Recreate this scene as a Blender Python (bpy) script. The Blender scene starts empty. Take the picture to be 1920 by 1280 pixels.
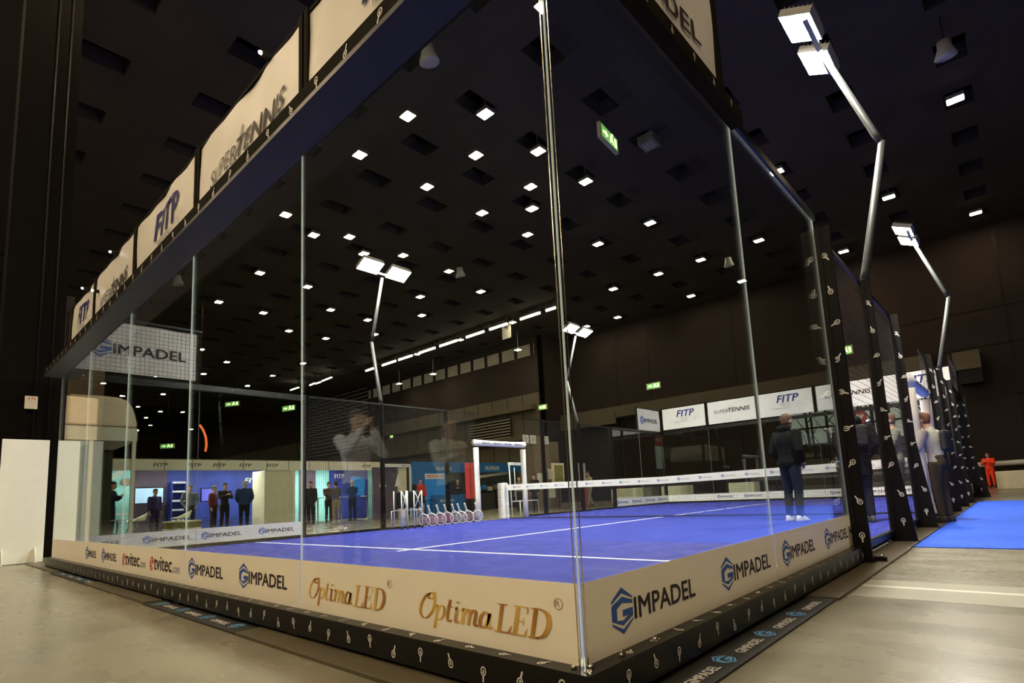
import bpy, bmesh, math, random
from mathutils import Vector, Matrix
random.seed(7)
SC = bpy.context.scene
COL = SC.collection
PI = math.pi

# ------------------------------------------------------------------ camera
yaw, pit, rol = -0.7317605, 0.1303714, -0.0496735
CAM = Vector((11.18579, -1.58807, 0.648235))
F = Vector((math.sin(yaw)*math.cos(pit), math.cos(yaw)*math.cos(pit), math.sin(pit)))
R0 = F.cross(Vector((0, 0, 1))).normalized(); U0 = R0.cross(F)
c_, s_ = math.cos(rol), math.sin(rol)
R = c_*R0 + s_*U0; U = -s_*R0 + c_*U0
cd = bpy.data.cameras.new('camera'); cam = bpy.data.objects.new('camera', cd); COL.objects.link(cam)
cam.matrix_world = Matrix(((R.x, U.x, -F.x, CAM.x), (R.y, U.y, -F.y, CAM.y), (R.z, U.z, -F.z, CAM.z), (0, 0, 0, 1)))
cd.sensor_width = 36; cd.lens = 1038.77/1920*36
cd.shift_x = -12.78/1920; cd.shift_y = 151.69/1920
cd.clip_start = 0.02; cd.clip_end = 400
SC.camera = cam

# ------------------------------------------------------------------ world, exposure
w = bpy.data.worlds.new('world'); SC.world = w; w.use_nodes = True
bg = w.node_tree.nodes['Background']; bg.inputs[0].default_value = (0.82, 0.76, 0.64, 1); bg.inputs[1].default_value = 0.55
SC.view_settings.view_transform = 'Standard'; SC.view_settings.look = 'None'
SC.view_settings.exposure = 0.0; SC.view_settings.gamma = 1; SC.view_settings.use_curve_mapping = False
SC.cycles.transparent_max_bounces = 48; SC.cycles.max_bounces = 8
SC.cycles.sample_clamp_indirect = 4.0
FLOOD = 860.0      # radiance of the court floodlights
DOWN = 230.0        # radiance of the ceiling luminaires
ZF = -0.09         # hall floor level (court turf is z = 0)
HC = 13.0          # hall ceiling

# ------------------------------------------------------------------ materials
MATS = {}
def mat(name, col=(.5, .5, .5), rough=.5, metal=0., emit=0., ecol=None, var=.06, scale=6., bump=0., spec=.5, trans=0):
    if name in MATS: return MATS[name]
    m = bpy.data.materials.new(name); m.use_nodes = True; nt = m.node_tree; n = nt.nodes; l = nt.links
    b = n['Principled BSDF']
    b.inputs['Roughness'].default_value = rough; b.inputs['Metallic'].default_value = metal
    b.inputs['Specular IOR Level'].default_value = spec
    tc = n.new('ShaderNodeTexCoord'); nz = n.new('ShaderNodeTexNoise'); nz.inputs['Scale'].default_value = scale
    nz.inputs['Detail'].default_value = 3
    l.new(tc.outputs['Object'], nz.inputs['Vector'])
    cr = n.new('ShaderNodeValToRGB')
    cr.color_ramp.elements[0].position = .3; cr.color_ramp.elements[1].position = .7
    cr.color_ramp.elements[0].color = (*[c*(1-var) for c in col], 1)
    cr.color_ramp.elements[1].color = (*[min(1, c*(1+var)) for c in col], 1)
    l.new(nz.outputs['Fac'], cr.inputs['Fac']); l.new(cr.outputs['Color'], b.inputs['Base Color'])
    if bump:
        bp = n.new('ShaderNodeBump'); bp.inputs['Strength'].default_value = bump
        l.new(nz.outputs['Fac'], bp.inputs['Height']); l.new(bp.outputs['Normal'], b.inputs['Normal'])
    if emit:
        b.inputs['Emission Color'].default_value = (*(ecol or col), 1); b.inputs['Emission Strength'].default_value = emit
    MATS[name] = m
    return m


def m_glass(name='clear glass', tint=(.93, .97, .95), refl=1.35):
    m = bpy.data.materials.new(name); m.use_nodes = True; nt = m.node_tree; n = nt.nodes; l = nt.links
    n.remove(n['Principled BSDF'])
    out = n['Material Output']; tr = n.new('ShaderNodeBsdfTransparent'); gl = n.new('ShaderNodeBsdfGlossy')
    fr = n.new('ShaderNodeFresnel'); mx = n.new('ShaderNodeMixShader'); mu = n.new('ShaderNodeMath'); mu.operation = 'MULTIPLY'
    nz = n.new('ShaderNodeTexNoise'); tc = n.new('ShaderNodeTexCoord'); nz.inputs['Scale'].default_value = .8
    l.new(tc.outputs['Object'], nz.inputs['Vector'])
    mr = n.new('ShaderNodeMapRange'); mr.inputs[3].default_value = .0; mr.inputs[4].default_value = .012
    l.new(nz.outputs['Fac'], mr.inputs[0]); l.new(mr.outputs[0], gl.inputs['Roughness'])
    tr.inputs[0].default_value = (*tint, 1); gl.inputs[0].default_value = (1, 1, 1, 1)
    # the pane is a closed slab: use the inverse index on its inner faces so no false total reflection appears
    ge = n.new('ShaderNodeNewGeometry'); io = n.new('ShaderNodeMapRange'); io.inputs[3].default_value = 1.45; io.inputs[4].default_value = 1/1.45
    l.new(ge.outputs['Backfacing'], io.inputs[0]); l.new(io.outputs[0], fr.inputs[0]); mu.inputs[1].default_value = refl
    l.new(fr.outputs[0], mu.inputs[0]); l.new(mu.outputs[0], mx.inputs[0]); l.new(tr.outputs[0], mx.inputs[1]); l.new(gl.outputs[0], mx.inputs[2])
    l.new(mx.outputs[0], out.inputs[0])
    return m
GLASS = m_glass()

def m_edge():
    m = bpy.data.materials.new('polished glass edge'); m.use_nodes = True; nt = m.node_tree; n = nt.nodes; l = nt.links
    b = n['Principled BSDF']; b.inputs['Base Color'].default_value = (.80, .92, .86, 1); b.inputs['Roughness'].default_value = .18
    b.inputs['Specular IOR Level'].default_value = .8
    tl = n.new('ShaderNodeBsdfTranslucent'); tl.inputs[0].default_value = (.85, .97, .90, 1)
    tr = n.new('ShaderNodeBsdfTransparent')
    mx = n.new('ShaderNodeMixShader'); mx.inputs[0].default_value = .45
    l.new(b.outputs[0], mx.inputs[1]); l.new(tl.outputs[0], mx.inputs[2])
    m2 = n.new('ShaderNodeMixShader'); m2.inputs[0].default_value = .38
    l.new(mx.outputs[0], m2.inputs[1]); l.new(tr.outputs[0], m2.inputs[2])
    l.new(m2.outputs[0], n['Material Output'].inputs[0])
    return m
EDGE = m_edge()

def m_floor():
    m = bpy.data.materials.new('polished concrete'); m.use_nodes = True; nt = m.node_tree; n = nt.nodes; l = nt.links
    b = n['Principled BSDF']; tc = n.new('ShaderNodeTexCoord')
    mp = n.new('ShaderNodeMapping'); l.new(tc.outputs['Object'], mp.inputs[0])
    mp.inputs['Rotation'].default_value[2] = .5; mp.inputs['Scale'].default_value = (1.0, 2.0, 1)
    n1 = n.new('ShaderNodeTexNoise'); n1.inputs['Scale'].default_value = 1.5; n1.inputs['Detail'].default_value = 5; n1.inputs['Roughness'].default_value = .5
    n2 = n.new('ShaderNodeTexNoise'); n2.inputs['Scale'].default_value = 6; n2.inputs['Detail'].default_value = 4
    n3 = n.new('ShaderNodeTexNoise'); n3.inputs['Scale'].default_value = 34; n3.inputs['Detail'].default_value = 2
    l.new(mp.outputs[0], n1.inputs['Vector']); l.new(mp.outputs[0], n2.inputs['Vector']); l.new(tc.outputs['Object'], n3.inputs['Vector'])
    cr = n.new('ShaderNodeValToRGB'); cr.color_ramp.elements[0].position = .2; cr.color_ramp.elements[1].position = .8
    cr.color_ramp.interpolation = 'B_SPLINE'; cr.color_ramp.elements[0].color = (.135, .125, .093, 1); cr.color_ramp.elements[1].color = (.245, .228, .175, 1)
    l.new(n1.outputs['Fac'], cr.inputs['Fac'])
    c2 = n.new('ShaderNodeValToRGB'); c2.color_ramp.elements[0].position = .3; c2.color_ramp.elements[1].position = .8
    c2.color_ramp.interpolation = 'B_SPLINE'; c2.color_ramp.elements[0].color = (.90, .90, .90, 1); c2.color_ramp.elements[1].color = (1.10, 1.10, 1.08, 1)
    l.new(n2.outputs['Fac'], c2.inputs['Fac'])
    c3 = n.new('ShaderNodeValToRGB'); c3.color_ramp.elements[0].position = .66; c3.color_ramp.elements[1].position = .78
    c3.color_ramp.elements[0].color = (0, 0, 0, 1); c3.color_ramp.elements[1].color = (.12, .12, .12, 1)
    l.new(n3.outputs['Fac'], c3.inputs['Fac'])
    mx = n.new('ShaderNodeMix'); mx.data_type = 'RGBA'; mx.blend_type = 'MULTIPLY'; mx.inputs[0].default_value = 1
    l.new(cr.outputs[0], mx.inputs[6]); l.new(c2.outputs[0], mx.inputs[7])
    ad = n.new('ShaderNodeMix'); ad.data_type = 'RGBA'; ad.blend_type = 'MIX'
    l.new(c3.outputs[0], ad.inputs[0]); l.new(mx.outputs[2], ad.inputs[6]); ad.inputs[7].default_value = (.6, .57, .48, 1)
    l.new(ad.outputs[2], b.inputs['Base Color'])
    mr = n.new('ShaderNodeMapRange'); mr.inputs[3].default_value = .20; mr.inputs[4].default_value = .34
    l.new(n1.outputs['Fac'], mr.inputs[0]); l.new(mr.outputs[0], b.inputs['Roughness'])
    b.inputs['Specular IOR Level'].default_value = .34
    return m

def m_turf():
    m = bpy.data.materials.new('blue violet turf'); m.use_nodes = True; nt = m.node_tree; n = nt.nodes; l = nt.links
    b = n['Principled BSDF']; tc = n.new('ShaderNodeTexCoord'); mp = n.new('ShaderNodeMapping'); l.new(tc.outputs['Object'], mp.inputs[0])
    mp.inputs['Scale'].default_value = (1, .5, 1)
    n1 = n.new('ShaderNodeTexNoise'); n1.inputs['Scale'].default_value = 3.2; n1.inputs['Detail'].default_value = 7
    n2 = n.new('ShaderNodeTexNoise'); n2.inputs['Scale'].default_value = 120
    l.new(mp.outputs[0], n1.inputs['Vector']); l.new(tc.outputs['Object'], n2.inputs['Vector'])
    cr = n.new('ShaderNodeValToRGB'); cr.color_ramp.elements[0].position = .3; cr.color_ramp.elements[1].position = .66
    cr.color_ramp.elements[0].color = (.021, .030, .265, 1); cr.color_ramp.elements[1].color = (.036, .045, .335, 1)
    l.new(n1.outputs['Fac'], cr.inputs['Fac']); l.new(cr.outputs[0], b.inputs['Base Color'])
    b.inputs['Roughness'].default_value = .9; b.inputs['Specular IOR Level'].default_value = .12
    bp = n.new('ShaderNodeBump'); bp.inputs['Strength'].default_value = .35; l.new(n2.outputs['Fac'], bp.inputs['Height']); l.new(bp.outputs[0], b.inputs['Normal'])
    return m

def m_gold():
    m = bpy.data.materials.new('gold gradient print'); m.use_nodes = True; nt = m.node_tree; n = nt.nodes; l = nt.links
    b = n['Principled BSDF']; tc = n.new('ShaderNodeTexCoord'); mp = n.new('ShaderNodeMapping'); l.new(tc.outputs['Object'], mp.inputs[0])
    mp.inputs['Scale'].default_value = (4.6, 4.6, 0)
    wv = n.new('ShaderNodeTexWave'); wv.inputs['Scale'].default_value = .42; wv.bands_direction = 'X'; l.new(mp.outputs[0], wv.inputs['Vector'])
    cr = n.new('ShaderNodeValToRGB'); cr.color_ramp.elements[0].color = (.36, .14, .02, 1); cr.color_ramp.elements[1].color = (.72, .47, .10, 1)
    l.new(wv.outputs['Fac'], cr.inputs['Fac']); l.new(cr.outputs[0], b.inputs['Base Color']); b.inputs['Roughness'].default_value = .5
    return m

FLOORM = m_floor(); TURF = m_turf(); GOLD = m_gold()
WHITE = mat('white print film', (.78, .77, .73), .42, var=.015)
BLACK = mat('black powder coat', (.006, .005, .005), .5, var=.2, spec=.15)
BEAMB = mat('black satin steel', (.006, .0055, .005), .32, var=.2, spec=.25)
ICON = mat('white sticker', (.75, .74, .70), .5)
INK = mat('dark grey ink', (.045, .035, .04), .5, spec=.08, var=0)
INKL = mat('light grey ink', (.45, .45, .48), .5, spec=.08, var=0)
NAVYINK = mat('navy ink', (.03, .03, .17), .5, spec=.08, var=0)
BLUEINK = mat('blue ink', (.055, .12, .42), .5, spec=.08, var=0)
SKYINK = mat('sky blue ink', (.12, .33, .62), .5, spec=.08, var=0)
REDINK = mat('red ink', (.6, .08, .05), .5, spec=.08, var=0)
CREAMF = mat('cream print film', (.89, .84, .72), .42, var=.015)
VINYL = mat('white banner vinyl', (.70, .68, .65), .45, var=.05, scale=2.2, bump=.25)
CHROME = mat('chrome', (.75, .72, .62), .18, 1.)
STEEL = mat('grey steel', (.35, .36, .36), .4, .6)
LIGHTLINE = mat('white turf', (.85, .87, .92), .8)
PADW = mat('white padded vinyl', (.78, .77, .76), .5, bump=.2)
DARKWALL = mat('dark brown wall panel', (.019, .0135, .012), .85, var=.15, scale=.6, spec=.2)
GREYWALL = mat('grey brown bulkhead', (.085, .075, .055), .8, var=.1, scale=.5, spec=.2)
CEILM = mat('dark concrete ceiling', (.052, .047, .042), .95, var=.12, scale=.5, spec=.1)
CEILD = mat('black ceiling void', (.006, .006, .006), .95, spec=.1)
SKIN = mat('skin', (.52, .31, .22), .55)

# ------------------------------------------------------------------ mesh builder
TXT = {}
def text2d(s, shear=0.):
    k = (s, shear)
    if k not in TXT:
        cu = bpy.data.curves.new('t', 'FONT'); cu.body = s; cu.size = 1; cu.shear = shear; cu.fill_mode = 'FRONT'
        cu.resolution_u = 3
        o = bpy.data.objects.new('t', cu); me = bpy.data.meshes.new_from_object(o)
        vs = [(v.co.x, v.co.y) for v in me.vertices]; fs = [tuple(p.vertices) for p in me.polygons]
        bpy.data.objects.remove(o); bpy.data.curves.remove(cu); bpy.data.meshes.remove(me)
        xs = [v[0] for v in vs]; ys = [v[1] for v in vs]
        x0, x1, y0, y1 = min(xs), max(xs), min(ys), max(ys)
        TXT[k] = ([((a-x0)/(x1-x0), (b-y0)/(y1-y0)) for a, b in vs], fs, x1-x0, y1-y0)
    return TXT[k]

class Fr:  # a drawing frame: origin, right, up, normal
    def __init__(s, o, r, u):
        s.o = Vector(o); s.r = Vector(r).normalized(); s.u = Vector(u).normalized(); s.n = s.r.cross(s.u)
    def p(s, a, b, d=0.): return s.o + s.r*a + s.u*b + s.n*d

class MB:
    def __init__(s): s.v = []; s.f = []; s.m = []; s.mats = []; s.sm = []
    def mi(s, m):
        if m not in s.mats: s.mats.append(m)
        return s.mats.index(m)
    def add(s, vs, fs, m, smooth=False):
        k = len(s.v); i = s.mi(m); s.v += [Vector(v) for v in vs]
        for f in fs: s.f.append(tuple(a+k for a in f)); s.m.append(i); s.sm.append(smooth)
        return s
    def box(s, x0, x1, y0, y1, z0, z1, m):
        return s.add([(x0, y0, z0), (x1, y0, z0), (x1, y1, z0), (x0, y1, z0), (x0, y0, z1), (x1, y0, z1), (x1, y1, z1), (x0, y1, z1)],
                     [(0, 3, 2, 1), (4, 5, 6, 7), (0, 1, 5, 4), (1, 2, 6, 5), (2, 3, 7, 6), (3, 0, 4, 7)], m)
    def bar(s, a, b, w, h, m, up=(0, 0, 1)):
        a = Vector(a); b = Vector(b); d = (b-a).normalized(); up = Vector(up)
        if abs(d.dot(up)) > .98: up = Vector((0, 1, 0))
        r = d.cross(up).normalized(); u = r.cross(d)
        vs = [p + r*i*w/2 + u*j*h/2 for p in (a, b) for i, j in ((-1, -1), (1, -1), (1, 1), (-1, 1))]
        return s.add(vs, [(0, 3, 2, 1), (4, 5, 6, 7), (0, 1, 5, 4), (1, 2, 6, 5), (2, 3, 7, 6), (3, 0, 4, 7)], m)
    def loft(s, rings, m, smooth=True, caps=True):
        n = len(rings[0]); vs = [p for r in rings for p in r]; fs = []
        for i in range(len(rings)-1):
            for j in range(n):
                fs.append((i*n+j, i*n+(j+1) % n, (i+1)*n+(j+1) % n, (i+1)*n+j))
        if caps: fs.append(tuple(range(n))[::-1]); fs.append(tuple((len(rings)-1)*n+j for j in range(n)))
        return s.add(vs, fs, m, smooth)
    def tube(s, pts, r, m, n=10, flat=1., side=None, closed=False):
        pts = [Vector(p) for p in pts]; rs = r if isinstance(r, (list, tuple)) else [r]*len(pts)
        rings = []; pr = None
        for i, p in enumerate(pts):
            if closed: d = pts[(i+1) % len(pts)]-pts[i-1]
            else: d = pts[min(i+1, len(pts)-1)]-pts[max(i-1, 0)]
            d.normalize()
            if pr is None:
                a = Vector(side) if side else (Vector((1, 0, 0)) if abs(d.x) < .9 else Vector((0, 1, 0)))
            else: a = pr
            a = (a - d*a.dot(d)).normalized(); pr = a; b = d.cross(a)
            rings.append([p + (a*math.cos(2*PI*k/n) + b*math.sin(2*PI*k/n)*flat)*rs[i] for k in range(n)])
        if closed: rings.append(rings[0]); return s.loft(rings, m, True, False)
        return s.loft(rings, m)
    def poly(s, fr, pts, m, d=.001):
        return s.add([fr.p(a, b, d) for a, b in pts], [tuple(range(len(pts)))], m)
    def prism(s, fr, pts, d0, d1, m):
        n = len(pts); vs = [fr.p(a, b, d0) for a, b in pts]+[fr.p(a, b, d1) for a, b in pts]
        fs = [tuple(range(n))[::-1], tuple(range(n, 2*n))]+[(i, (i+1) % n, (i+1) % n+n, i+n) for i in range(n)]
        return s.add(vs, fs, m)
    def text(s, fr, txt, a, b, w, h, m, bold=.010, shear=0., d=.001):
        vs, fs, ew, eh = text2d(txt, shear)
        bx, by = bold*2.2/ew*w, bold*1.6/eh*h      # heavier type: the outline is laid again beside itself, on its own level
        cs = [(0, 0)]+([(bx, 0), (-bx, 0), (0, by), (0, -by)] if bold else [])
        for i, (ox, oy) in enumerate(cs): s.add([fr.p(a+ox+x*w, b+oy+y*h, d+i*.00025) for x, y in vs], fs, m)
        return s
    def ball(s, c, r, m, seg=10, rings=6, sc=(1, 1, 1)):
        c = Vector(c); rr = []
        for i in range(1, rings):
            t = PI*i/rings; rr.append([c+Vector((math.sin(t)*math.cos(2*PI*j/seg)*r*sc[0], math.sin(t)*math.sin(2*PI*j/seg)*r*sc[1], -math.cos(t)*r*sc[2])) for j in range(seg)])
        return s.loft(rr, m)
    def build(s, name, parent=None, world=True, bevel=0.):
        me = bpy.data.meshes.new(name)
        off = parent.location if (parent is not None and world) else Vector((0, 0, 0))
        me.from_pydata([v-off for v in s.v], [], s.f)
        for m in s.mats: me.materials.append(m)
        for p, i, sm in zip(me.polygons, s.m, s.sm): p.material_index = i; p.use_smooth = sm
        me.update(); o = bpy.data.objects.new(name, me); COL.objects.link(o)
        if parent is not None: o.parent = parent
        if bevel:
            b = o.modifiers.new('bevel', 'BEVEL'); b.width = bevel; b.segments = 2; b.limit_method = 'ANGLE'
        return o

def tag(o, label, cat, group=None, kind=None):
    if label: o['label'] = label
    if cat: o['category'] = cat
    if group: o['group'] = group
    if kind: o['kind'] = kind
    return o
def struct(o): o['kind'] = 'structure'; return o
def thing(name, label, cat, loc=(0, 0, 0), group=None):
    o = bpy.data.objects.new(name, None); COL.objects.link(o); o.location = loc; o.empty_display_size = .2
    return tag(o, label, cat, group)
def copy_tree(o, parent=None):
    c = o.copy(); COL.objects.link(c); c.parent = parent
    for ch in o.children: copy_tree(ch, c)
    return c

# ------------------------------------------------------------------ printed marks
def glogo(mb, fr, cx, cz, h, m1, m2=None, d=.001):
    s = h/2; m2 = m2 or m1
    P = lambda L, m: mb.poly(fr, [(cx+x*s, cz+y*s) for x, y in L], m, d)
    P([(-.87, .38), (0, .75), (0, 1), (-.87, .5)], m1); P([(0, .75), (.87, .42), (.87, .5), (0, 1)], m1)
    P([(-.87, .30), (-.45, .12), (0, .33), (0, .60)], m2); P([(0, .33), (.87, .19), (.87, .34), (0, .60)], m2)
    P([(-.87, -.33), (-.45, -.36), (-.45, .12), (-.87, .30)], m2)
    P([(-.87, -.33), (0, -.63), (0, -.42), (-.45, -.36)], m2); P([(0, -.63), (.87, -.33), (.45, -.28), (0, -.42)], m2)
    P([(0, -.26), (.45, -.26), (.87, -.33), (.87, .02), (0, .02)], m2)
    P([(-.87, -.5), (0, -1), (0, -.79), (-.87, -.42)], m1); P([(0, -1), (.87, -.5), (.87, -.43), (0, -.79)], m1)
def gimpadel(mb, fr, a0, a1, zc, h, m1=None, m2=None, d=.001):
    w = a1-a0; m1 = m1 or BLUEINK; m2 = m2 or INK
    lw = min(.87*h, .26*w)
    sx = lw/(.87*h)
    f2 = Fr(fr.p(a0+lw/2, zc), fr.r, fr.u)
    mb2 = MB(); glogo(mb2, Fr((0, 0, 0), (1, 0, 0), (0, 1, 0)), 0, 0, h, m1, m1, 0)
    mb.add([f2.p(v.x*sx, v.y, d) for v in mb2.v], mb2.f, m1)
    mb.text(fr, 'IMPADEL', a0+lw*1.08, zc-h*.26, w-lw*1.08, h*.46, m2, bold=.010, d=d)
def pen(mb, P, pts, m, wdt=.05, ang=.6, thin=.012):
    # a broad-nib stroke along a smoothed polyline
    q = []
    n = len(pts)
    for i in range(n-1):
        p0 = pts[max(i-1, 0)]; p1 = pts[i]; p2 = pts[i+1]; p3 = pts[min(i+2, n-1)]
        for t in [k/5 for k in range(5)]:
            q.append(tuple(.5*((2*b)+(-a+c)*t+(2*a-5*b+4*c-e)*t*t+(-a+3*b-3*c+e)*t**3) for a, b, c, e in zip(p0, p1, p2, p3)))
    q.append(pts[-1]); nib = Vector((math.cos(ang), math.sin(ang)))*wdt/2
    L = []
    for i, p in enumerate(q):
        t = Vector(q[min(i+1, len(q)-1)])-Vector(q[max(i-1, 0)]); t = t.normalized() if t.length else Vector((1, 0)); nn = Vector((-t.y, t.x))
        h = abs(nib.dot(nn))+thin/2
        L.append((Vector(p)+nn*h, Vector(p)-nn*h))
    vs = []; fs = []
    for a, b in L: vs += [P(a.x, a.y), P(b.x, b.y)]
    for i in range(len(L)-1): fs.append((2*i, 2*i+1, 2*i+3, 2*i+2))
    mb.add(vs, fs, m)
def optima(mb, fr, a0, a1, z0, h):
    # "OptimaLED" with a registered mark; drawn in units of 3.6 wide x 1.0 high
    sx = (a1-a0)/3.62; sy = h
    off = [.001]
    P = lambda x, y: fr.p(a0+(x+.16*y)*sx, z0+y*sy, off[0])
    g = GOLD
    pen(mb, P, [(.30, .93), (.16, .84), (.03, .55), (.02, .25), (.14, .08), (.30, .10), (.46, .35), (.50, .62), (.46, .84), (.36, .95), (.27, .90), (.25, .80), (.33, .74), (.42, .78)], g, .085, 0., .018)
    off[0] += .0001; pen(mb, P, [(.40, .86), (.50, .97)], g, .06, 0., .03); off[0] += .0001; pen(mb, P, [(.52, .82), (.40, .99)], g, .03, 0., .02)
    def ps(*s_):
        for t in s_:
            off[0] += .00012; pen(mb, P, t, g, .075, 0., .022)
    ps([(.56, .52), (.60, .56), (.62, .40), (.60, -.22)], [(.62, .40), (.72, .56), (.84, .52), (.86, .30), (.78, .12), (.64, .12)])
    ps([(1.02, .80), (.99, .40), (1.0, .16), (1.07, .09), (1.15, .14)], [(.92, .57), (1.14, .57)])
    ps([(1.22, .52), (1.27, .56), (1.27, .16), (1.33, .09), (1.40, .14)], [(1.27, .72), (1.28, .78)])
    ps([(1.44, .50), (1.50, .56), (1.50, .08)], [(1.50, .38), (1.60, .56), (1.69, .50), (1.69, .08)], [(1.69, .38), (1.79, .56), (1.88, .50), (1.87, .16), (1.93, .09), (1.99, .14)])
    ps([(2.28, .46), (2.16, .57), (2.05, .42), (2.04, .20), (2.12, .08), (2.24, .18), (2.30, .56), (2.29, .18), (2.34, .09), (2.42, .15)])
    def q(*pts):
        off[0] += .00008; mb.add([P(x, y) for x, y in pts], [tuple(range(len(pts)))], g)
    t = .032
    # L
    q((2.56, .06), (2.66, .06), (2.66, .86), (2.56, .86)); q((2.48, .86), (2.76, .86), (2.76, .86+t), (2.48, .86+t)); q((2.48, .03), (2.90, .03), (2.90, .03+t*1.4), (2.48, .03+t*1.4)); q((2.84, .03), (2.92, .03), (2.95, .27), (2.93, .27))
    # E
    q((3.0, .06), (3.10, .06), (3.10, .86), (3.0, .86)); q((2.94, .86), (3.32, .86), (3.32, .86+t), (2.94, .86+t)); q((2.94, .03), (3.34, .03), (3.34, .03+t*1.4), (2.94, .03+t*1.4))
    q((3.1, .44), (3.24, .44), (3.24, .44+t), (3.1, .44+t)); q((3.22, .36), (3.25, .36), (3.25, .56), (3.22, .56)); q((3.28, .88), (3.32, .88), (3.32, .68), (3.30, .68)); q((3.27, .05), (3.34, .05), (3.37, .26), (3.35, .26))
    # D
    q((3.46, .06), (3.56, .06), (3.56, .86), (3.46, .86)); q((3.40, .86), (3.66, .86), (3.66, .86+t), (3.40, .86+t)); q((3.40, .03), (3.66, .03), (3.66, .03+t*1.4), (3.40, .03+t*1.4))
    pen(mb, P, [(3.62, .87), (3.80, .78), (3.88, .48), (3.80, .16), (3.62, .05)], g, .10, 0., .02)
    P2 = lambda x, y: fr.p(a0+x*sx, z0+y*sy, .001)
    k = [(4.2+.10*math.cos(2*PI*i/14)*1., 1.08+.15*math.sin(2*PI*i/14)) for i in range(15)]
    pen(mb, P2, k, INKG, .0, 0., .018)
    mb.text(Fr(P2(4.13, 1.0), fr.r, fr.u), 'R', 0, 0, .11*sx, .17*sy, INKG, bold=0, d=0)
INK2 = mat('mid grey ink', (.13, .12, .13), .5, spec=.08, var=0)
INKG = mat('thin brown ink', (.30, .20, .10), .5, spec=.08, var=0)
def racket(mb, fr, a, b, s, ang, m=None, d=.0015):
    m = m or ICON
    ca, sa = math.cos(ang), math.sin(ang)
    def T(x, y): return fr.p(a+(x*ca-y*sa)*s, b+(x*sa+y*ca)*s, d)
    n = 12; vo = []; vi = []
    for i in range(n):
        t = 2*PI*i/n; vo.append(T(.27*math.cos(t), .2+.32*math.sin(t))); vi.append(T(.18*math.cos(t), .2+.23*math.sin(t)))
    mb.add(vo+vi, [(i, (i+1) % n, n+(i+1) % n, n+i) for i in range(n)], m)
    mb.add([T(-.07, -.12), T(-.06, -.52), T(.06, -.52), T(.07, -.12)], [(0, 1, 2, 3)], m)
    mb.add([T(-.09, .06), T(.09, .06), T(.04, .3), T(-.04, .3)], [(0, 1, 2, 3)], m)
def fitp(mb, fr, a, b, w, h, sub=True):
    # logo word, small lines of text beneath, thin swirl
    mb.text(fr, 'FITP', a+w*.12, b+h*.45, w*.80, h*.50, NAVYINK, bold=.010, shear=.25)
    if sub:
        for i, t in enumerate(('FEDERAZIONE', 'ITALIANA', 'TENNIS E PADEL')):
            mb.text(fr, t, a+w*(.22, .28, 0.)[i], b+h*(.30-.155*i), w*(.42, .34, .60)[i], h*.10, INKL, bold=0.01, shear=.2)
        P = lambda x, y: fr.p(a+x*w, b+y*h, .001)
        pen(mb, P, [(.74, .42), (.92, .40), (.98, .22), (.86, .05), (.70, .0)], INKL, .012, .4, .006)
        pen(mb, P, [(.70, .30), (.86, .26), (.90, .16), (.80, .10)], INKL, .012, .4, .006)
def supertennis(mb, fr, a, b, w, h):
    mb.text(fr, 'SUPER', a, b+h*.1, w*.40, h*.62, INK2, bold=0., shear=.25)
    mb.text(fr, 'TENNIS', a+w*.41, b+h*.12, w*.57, h*.72, INK, bold=.010, shear=.25)
    P = lambda x, y: fr.p(a+x*w, b+y*h, .001)
    pen(mb, P, [(.47, 1.25), (.44, .8), (.37, .25), (.27, -.15)], INKL, .018, 0., .004)

# ------------------------------------------------------------------ hall shell
XL, XR, YB, YF, YL = -96., 24., -22., 34., 31.
b = MB(); b.box(XL, XR, YB, YF+8, ZF-.2, ZF, FLOORM)
struct(b.build('floor'))
# ceiling: waffle slab with recessed slots
b = MB(); b.box(XL, XR, YB, YF+.2, HC+1.2, HC+1.4, CEILD)
MX = 2.84; x = -78.0+.23
def slab(x0, x1, y0, y1): b.box(x0, x1, y0, y1, HC, HC+.5, CEILM)
xs = []; x = -5.55-MX*20
while x < XR+MX: xs.append(x); x += MX
for i, x in enumerate(xs):           # ribs along y with slots between them
    slab(x, x+MX-.75, YB, YF)
    y = YB; k = 0
    while y < YF:
        slab(x+MX-.75, x+MX, y+1.15, y+MX-.0001); y += MX
ceil = struct(b.build('ceiling'))
# far walls
b = MB(); wx0, wx1 = -15.8, XR
# glazed openings: x 1.2..5.4 and 5.9..8.0, z .4..5.3
def wall_y(mb, x0, x1, y, z0, z1, m, t=.3): mb.box(x0, x1, y, y+t, z0, z1, m)
wall_y(b, wx0, .9, YF, ZF, 6.75, DARKWALL); wall_y(b, 8.1, wx1, YF, ZF, 6.75, DARKWALL)
wall_y(b, .9, 8.1, YF, ZF, 1.9, GREYWALL); wall_y(b, .9, 8.1, YF, 5.25, 6.75, DARKWALL)
wall_y(b, wx0, wx1, YF, 6.75, HC+1.2, DARKWALL)
for sx in (-10.6, -7.9, -1.75, 3.1, 11.5, 16.):  # vertical panel seams
    b.box(sx-.05, sx+.05, YF-.02, YF, ZF, HC, BLACK)
for sz in (4.33, 6.86, 8.7): b.box(6.5, wx1, YF-.02, YF, sz-.03, sz+.03, BLACK)
b.box(wx0, wx0+.3, YL, YF, ZF, HC+1.2, DARKWALL)
struct(b.build('wall_far'))
b = MB(); b.box(-15.5, 8.4, YF-.9, YF-.05, 5.95, 6.75, GREYWALL); b.box(9.25, 10.3, YF-.9, YF-.05, 5.7, 6.6, GREYWALL)
b.box(9.4, 10.3, YF-.8, YF-.05, 5.0, 5.7, BLACK); b.box(-15.5, -10.4, YF-1.0, YF-.9, 5.5, 6.4, GREYWALL)
struct(b.build('trim_1'))
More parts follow.
